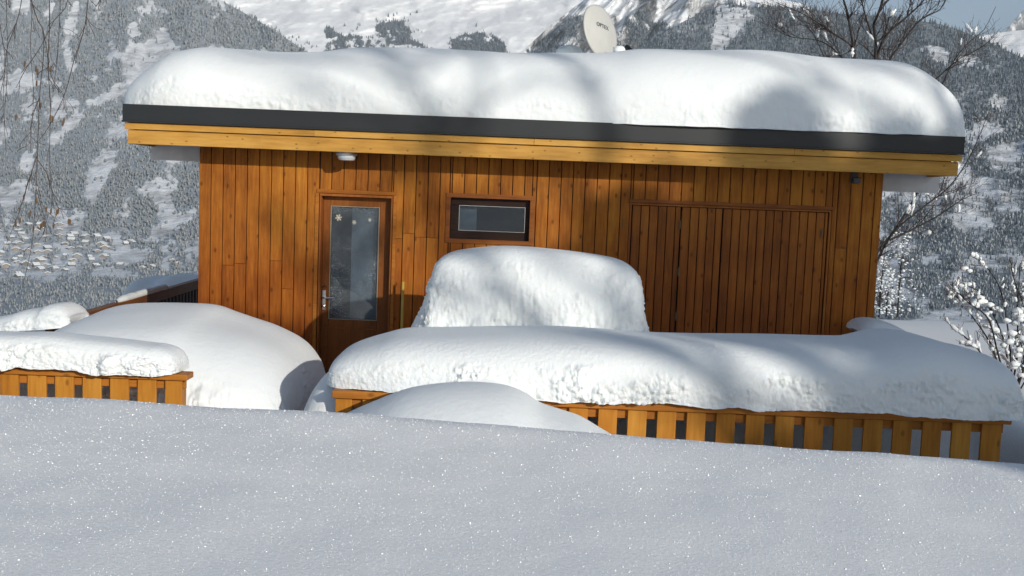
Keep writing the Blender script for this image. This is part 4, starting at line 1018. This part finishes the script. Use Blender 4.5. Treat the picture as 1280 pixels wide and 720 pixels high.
# ------------------------------------------------------------------ spruces behind the camera on the right: their shade falls on cabin, roof and fence
SUN_AZ, SUN_EL = R(33), R(16.9)
L_ = np.array([math.sin(SUN_AZ) * math.cos(SUN_EL), -math.cos(SUN_AZ) * math.cos(SUN_EL), math.sin(SUN_EL)])
def spruce(u, Y, vtop, w, seed, label, dens_=3.0):
    """u = sideways place seen from the sun"""
    rng = np.random.default_rng(seed); x = u - Y * L_[0] / -L_[1]
    x = u - Y * (L_[0] / -L_[1]) 
    gz = float(ground(np.array([x]), np.array([float(Y)]))[0])
    h = vtop - Y * .364 - gz + .2
    t = thing('spruce_tree', label, 'tree', (x, Y, gz - .2), 'spruces shading the cabin')
    tb = TB(); c0 = np.array([x, Y, gz - .2])
    tb.tube(np.array([c0, c0 + [0, 0, h * .5], c0 + [.1, 0, h]]), [.2, .12, .02], 8); tb.build('trunk', M_BARK, t)
    V = []; n = 0
    z = h * .10
    while z < h * .985:
        k = 1 - z / h; L = w * (k ** .85) + .12
        nb = max(4, int((6 + 4 * k) * dens_))
        for i in range(nb):
            if rng.random() < .22: continue
            a = rng.uniform(0, 6.28); Lb = L * rng.uniform(.55, 1.15); d = np.array([math.cos(a), math.sin(a), -.18 - .25 * k])
            sdv_ = np.array([-math.sin(a), math.cos(a), 0])
            m = int(14 + 26 * k * dens_)
            tt = rng.random(m) ** .7
            c = c0 + [0, 0, z] + d * (tt * Lb)[:, None] + sdv_ * (rng.normal(size=m) * .16 * Lb * (1.1 - tt))[:, None] + np.array([0, 0, 1]) * (rng.normal(size=m) * .07 - .25 * tt * tt * .6)[:, None]
            s = rng.uniform(.12, .24, m)
            e1 = d + rng.normal(size=(m, 3)) * .6; e1 /= np.linalg.norm(e1, axis=1)[:, None]; e2 = np.cross(e1, rng.normal(size=(m, 3))); e2 /= np.linalg.norm(e2, axis=1)[:, None]
            V.append(np.stack([c - e1 * s[:, None] * 1.6, c + e2 * s[:, None] * .7, c + e1 * s[:, None] * 1.6, c - e2 * s[:, None] * .7], 1))
        z += rng.uniform(.22, .42) * (1 + .3 * k)
    V = np.concatenate(V).reshape(-1, 3)
    stuff(build('crown', V, np.arange(len(V)).reshape(-1, 4), M_NEEDLE, t))
spruce(8.5, -9, 6.7, 2.9, 1, 'slim spruce behind the viewer, leftmost of the shading row')
spruce(9.7, -11, 7.5, 3.4, 2, 'taller spruce behind the viewer, second of the shading row', 2.8)
spruce(10.9, -10, 7.0, 3.3, 3, 'dense spruce behind the viewer in the middle of the shading row', 2.8)
spruce(11.95, -12, 7.5, 3.4, 4, 'tallest spruce behind the viewer, fourth of the shading row')
def shade_tree(u, Y, vtop, seed, lean, label):
    rng = np.random.default_rng(seed); x = u - Y * (L_[0] / -L_[1]); gz = float(ground(np.array([x]), np.array([float(Y)]))[0])
    zt = vtop - Y * .364; h = zt - gz
    t = thing('bare_tree', label, 'tree', (x, Y, gz - .2)); tb, tw = TB(), TB(); c = np.array([x, Y, gz - .2])
    stem = [c, c + [lean * .03, 0, h * .35], c + [lean * .2, 0, h * .65], c + [lean, 0, h]]
    tb.tube(smooth3(stem, 16), np.linspace(.19, .05, 16), 8)
    for k in range(11):
        f = rng.uniform(.42, .95); b = c + np.array([lean * f ** 3.6, 0, h * f]); a = rng.uniform(0, 6.28); L = rng.uniform(1.6, 3.4)
        e = b + np.array([math.cos(a) * L, math.sin(a) * L * .6, rng.uniform(.6, 2.0)])
        grow(tb, [b, (b + e) / 2 + [0, 0, .25], e], .085 * (1.25 - f * .6), .02, 2, .6, 1.1, rng, 6, None, .25, tw)
    tb.build('trunk', M_BARK, t); stuff(tw.build('crown', M_TWIG, t))
shade_tree(7.5, -12, 6.3, 21, -2.9, 'low leafless tree behind the viewer bent far to the left')
shade_tree(8.6, -13, 9.3, 3, -1.2, 'leafless tree behind the viewer leaning left over the spruces')
shade_tree(11.0, -14, 9.8, 8, .8, 'leafless tree behind the viewer upright among the spruces')
shade_tree(7.7, -16, 9.4, 13, -2.6, 'leafless tree behind the viewer, leaning far to the left of the spruces')

# ------------------------------------------------------------------ haze, sky, sun
def haze(density):
    V = MB().box((-4200, -3000, -135), (5200, 10200, 1500))
    m = bpy.data.materials.new('valley_haze'); m.use_nodes = True; nt = m.node_tree; nt.nodes.remove(nt.nodes['Principled BSDF'])
    pv = nt.nodes.new('ShaderNodeVolumePrincipled'); pv.inputs['Color'].default_value = (.86, .93, 1, 1); pv.inputs['Density'].default_value = density; pv.inputs['Anisotropy'].default_value = .0
    nt.links.new(pv.outputs[0], nt.nodes['Material Output'].inputs['Volume'])
    try: m.cycles.homogeneous_volume = True
    except Exception: pass
    stuff(V.build('haze', m, loc=(0, 0, 0)))
haze(8.5e-5)
w = bpy.data.worlds.new('World'); scene.world = w; w.use_nodes = True; nt = w.node_tree
sky = nt.nodes.new('ShaderNodeTexSky'); sky.sky_type = 'NISHITA'; sky.sun_disc = False
sky.sun_elevation = SUN_EL; sky.sun_rotation = math.atan2(L_[0], L_[1]); sky.altitude = 1400; sky.air_density = 1.0; sky.dust_density = 1.3; sky.ozone_density = 1.0
nt.links.new(sky.outputs[0], nt.nodes['Background'].inputs[0]); nt.nodes['Background'].inputs[1].default_value = .115
sl = bpy.data.lights.new('sun', 'SUN'); sl.energy = 4.3; sl.angle = R(.55); sl.color = (1.0, .95, .86)
so = bpy.data.objects.new('sun', sl); COL.objects.link(so); so.location = (20, -30, 25)
so.rotation_euler = Vector(-L_).to_track_quat('-Z', 'Y').to_euler()

scene.view_settings.view_transform = 'Standard'; scene.view_settings.look = 'None'; scene.view_settings.gamma = 1
scene.view_settings.exposure = 0.0; scene.view_settings.use_curve_mapping = False
scene.render.engine = 'CYCLES'
cy = scene.cycles
cy.use_denoising = True
try: cy.denoiser = 'OPENIMAGEDENOISE'; cy.denoising_input_passes = 'RGB_ALBEDO_NORMAL'; cy.denoising_prefilter = 'ACCURATE'
except Exception: pass
cy.max_bounces = 6; cy.diffuse_bounces = 3; cy.glossy_bounces = 3; cy.transparent_max_bounces = 8; cy.volume_bounces = 0
cy.caustics_reflective = False; cy.caustics_refractive = False
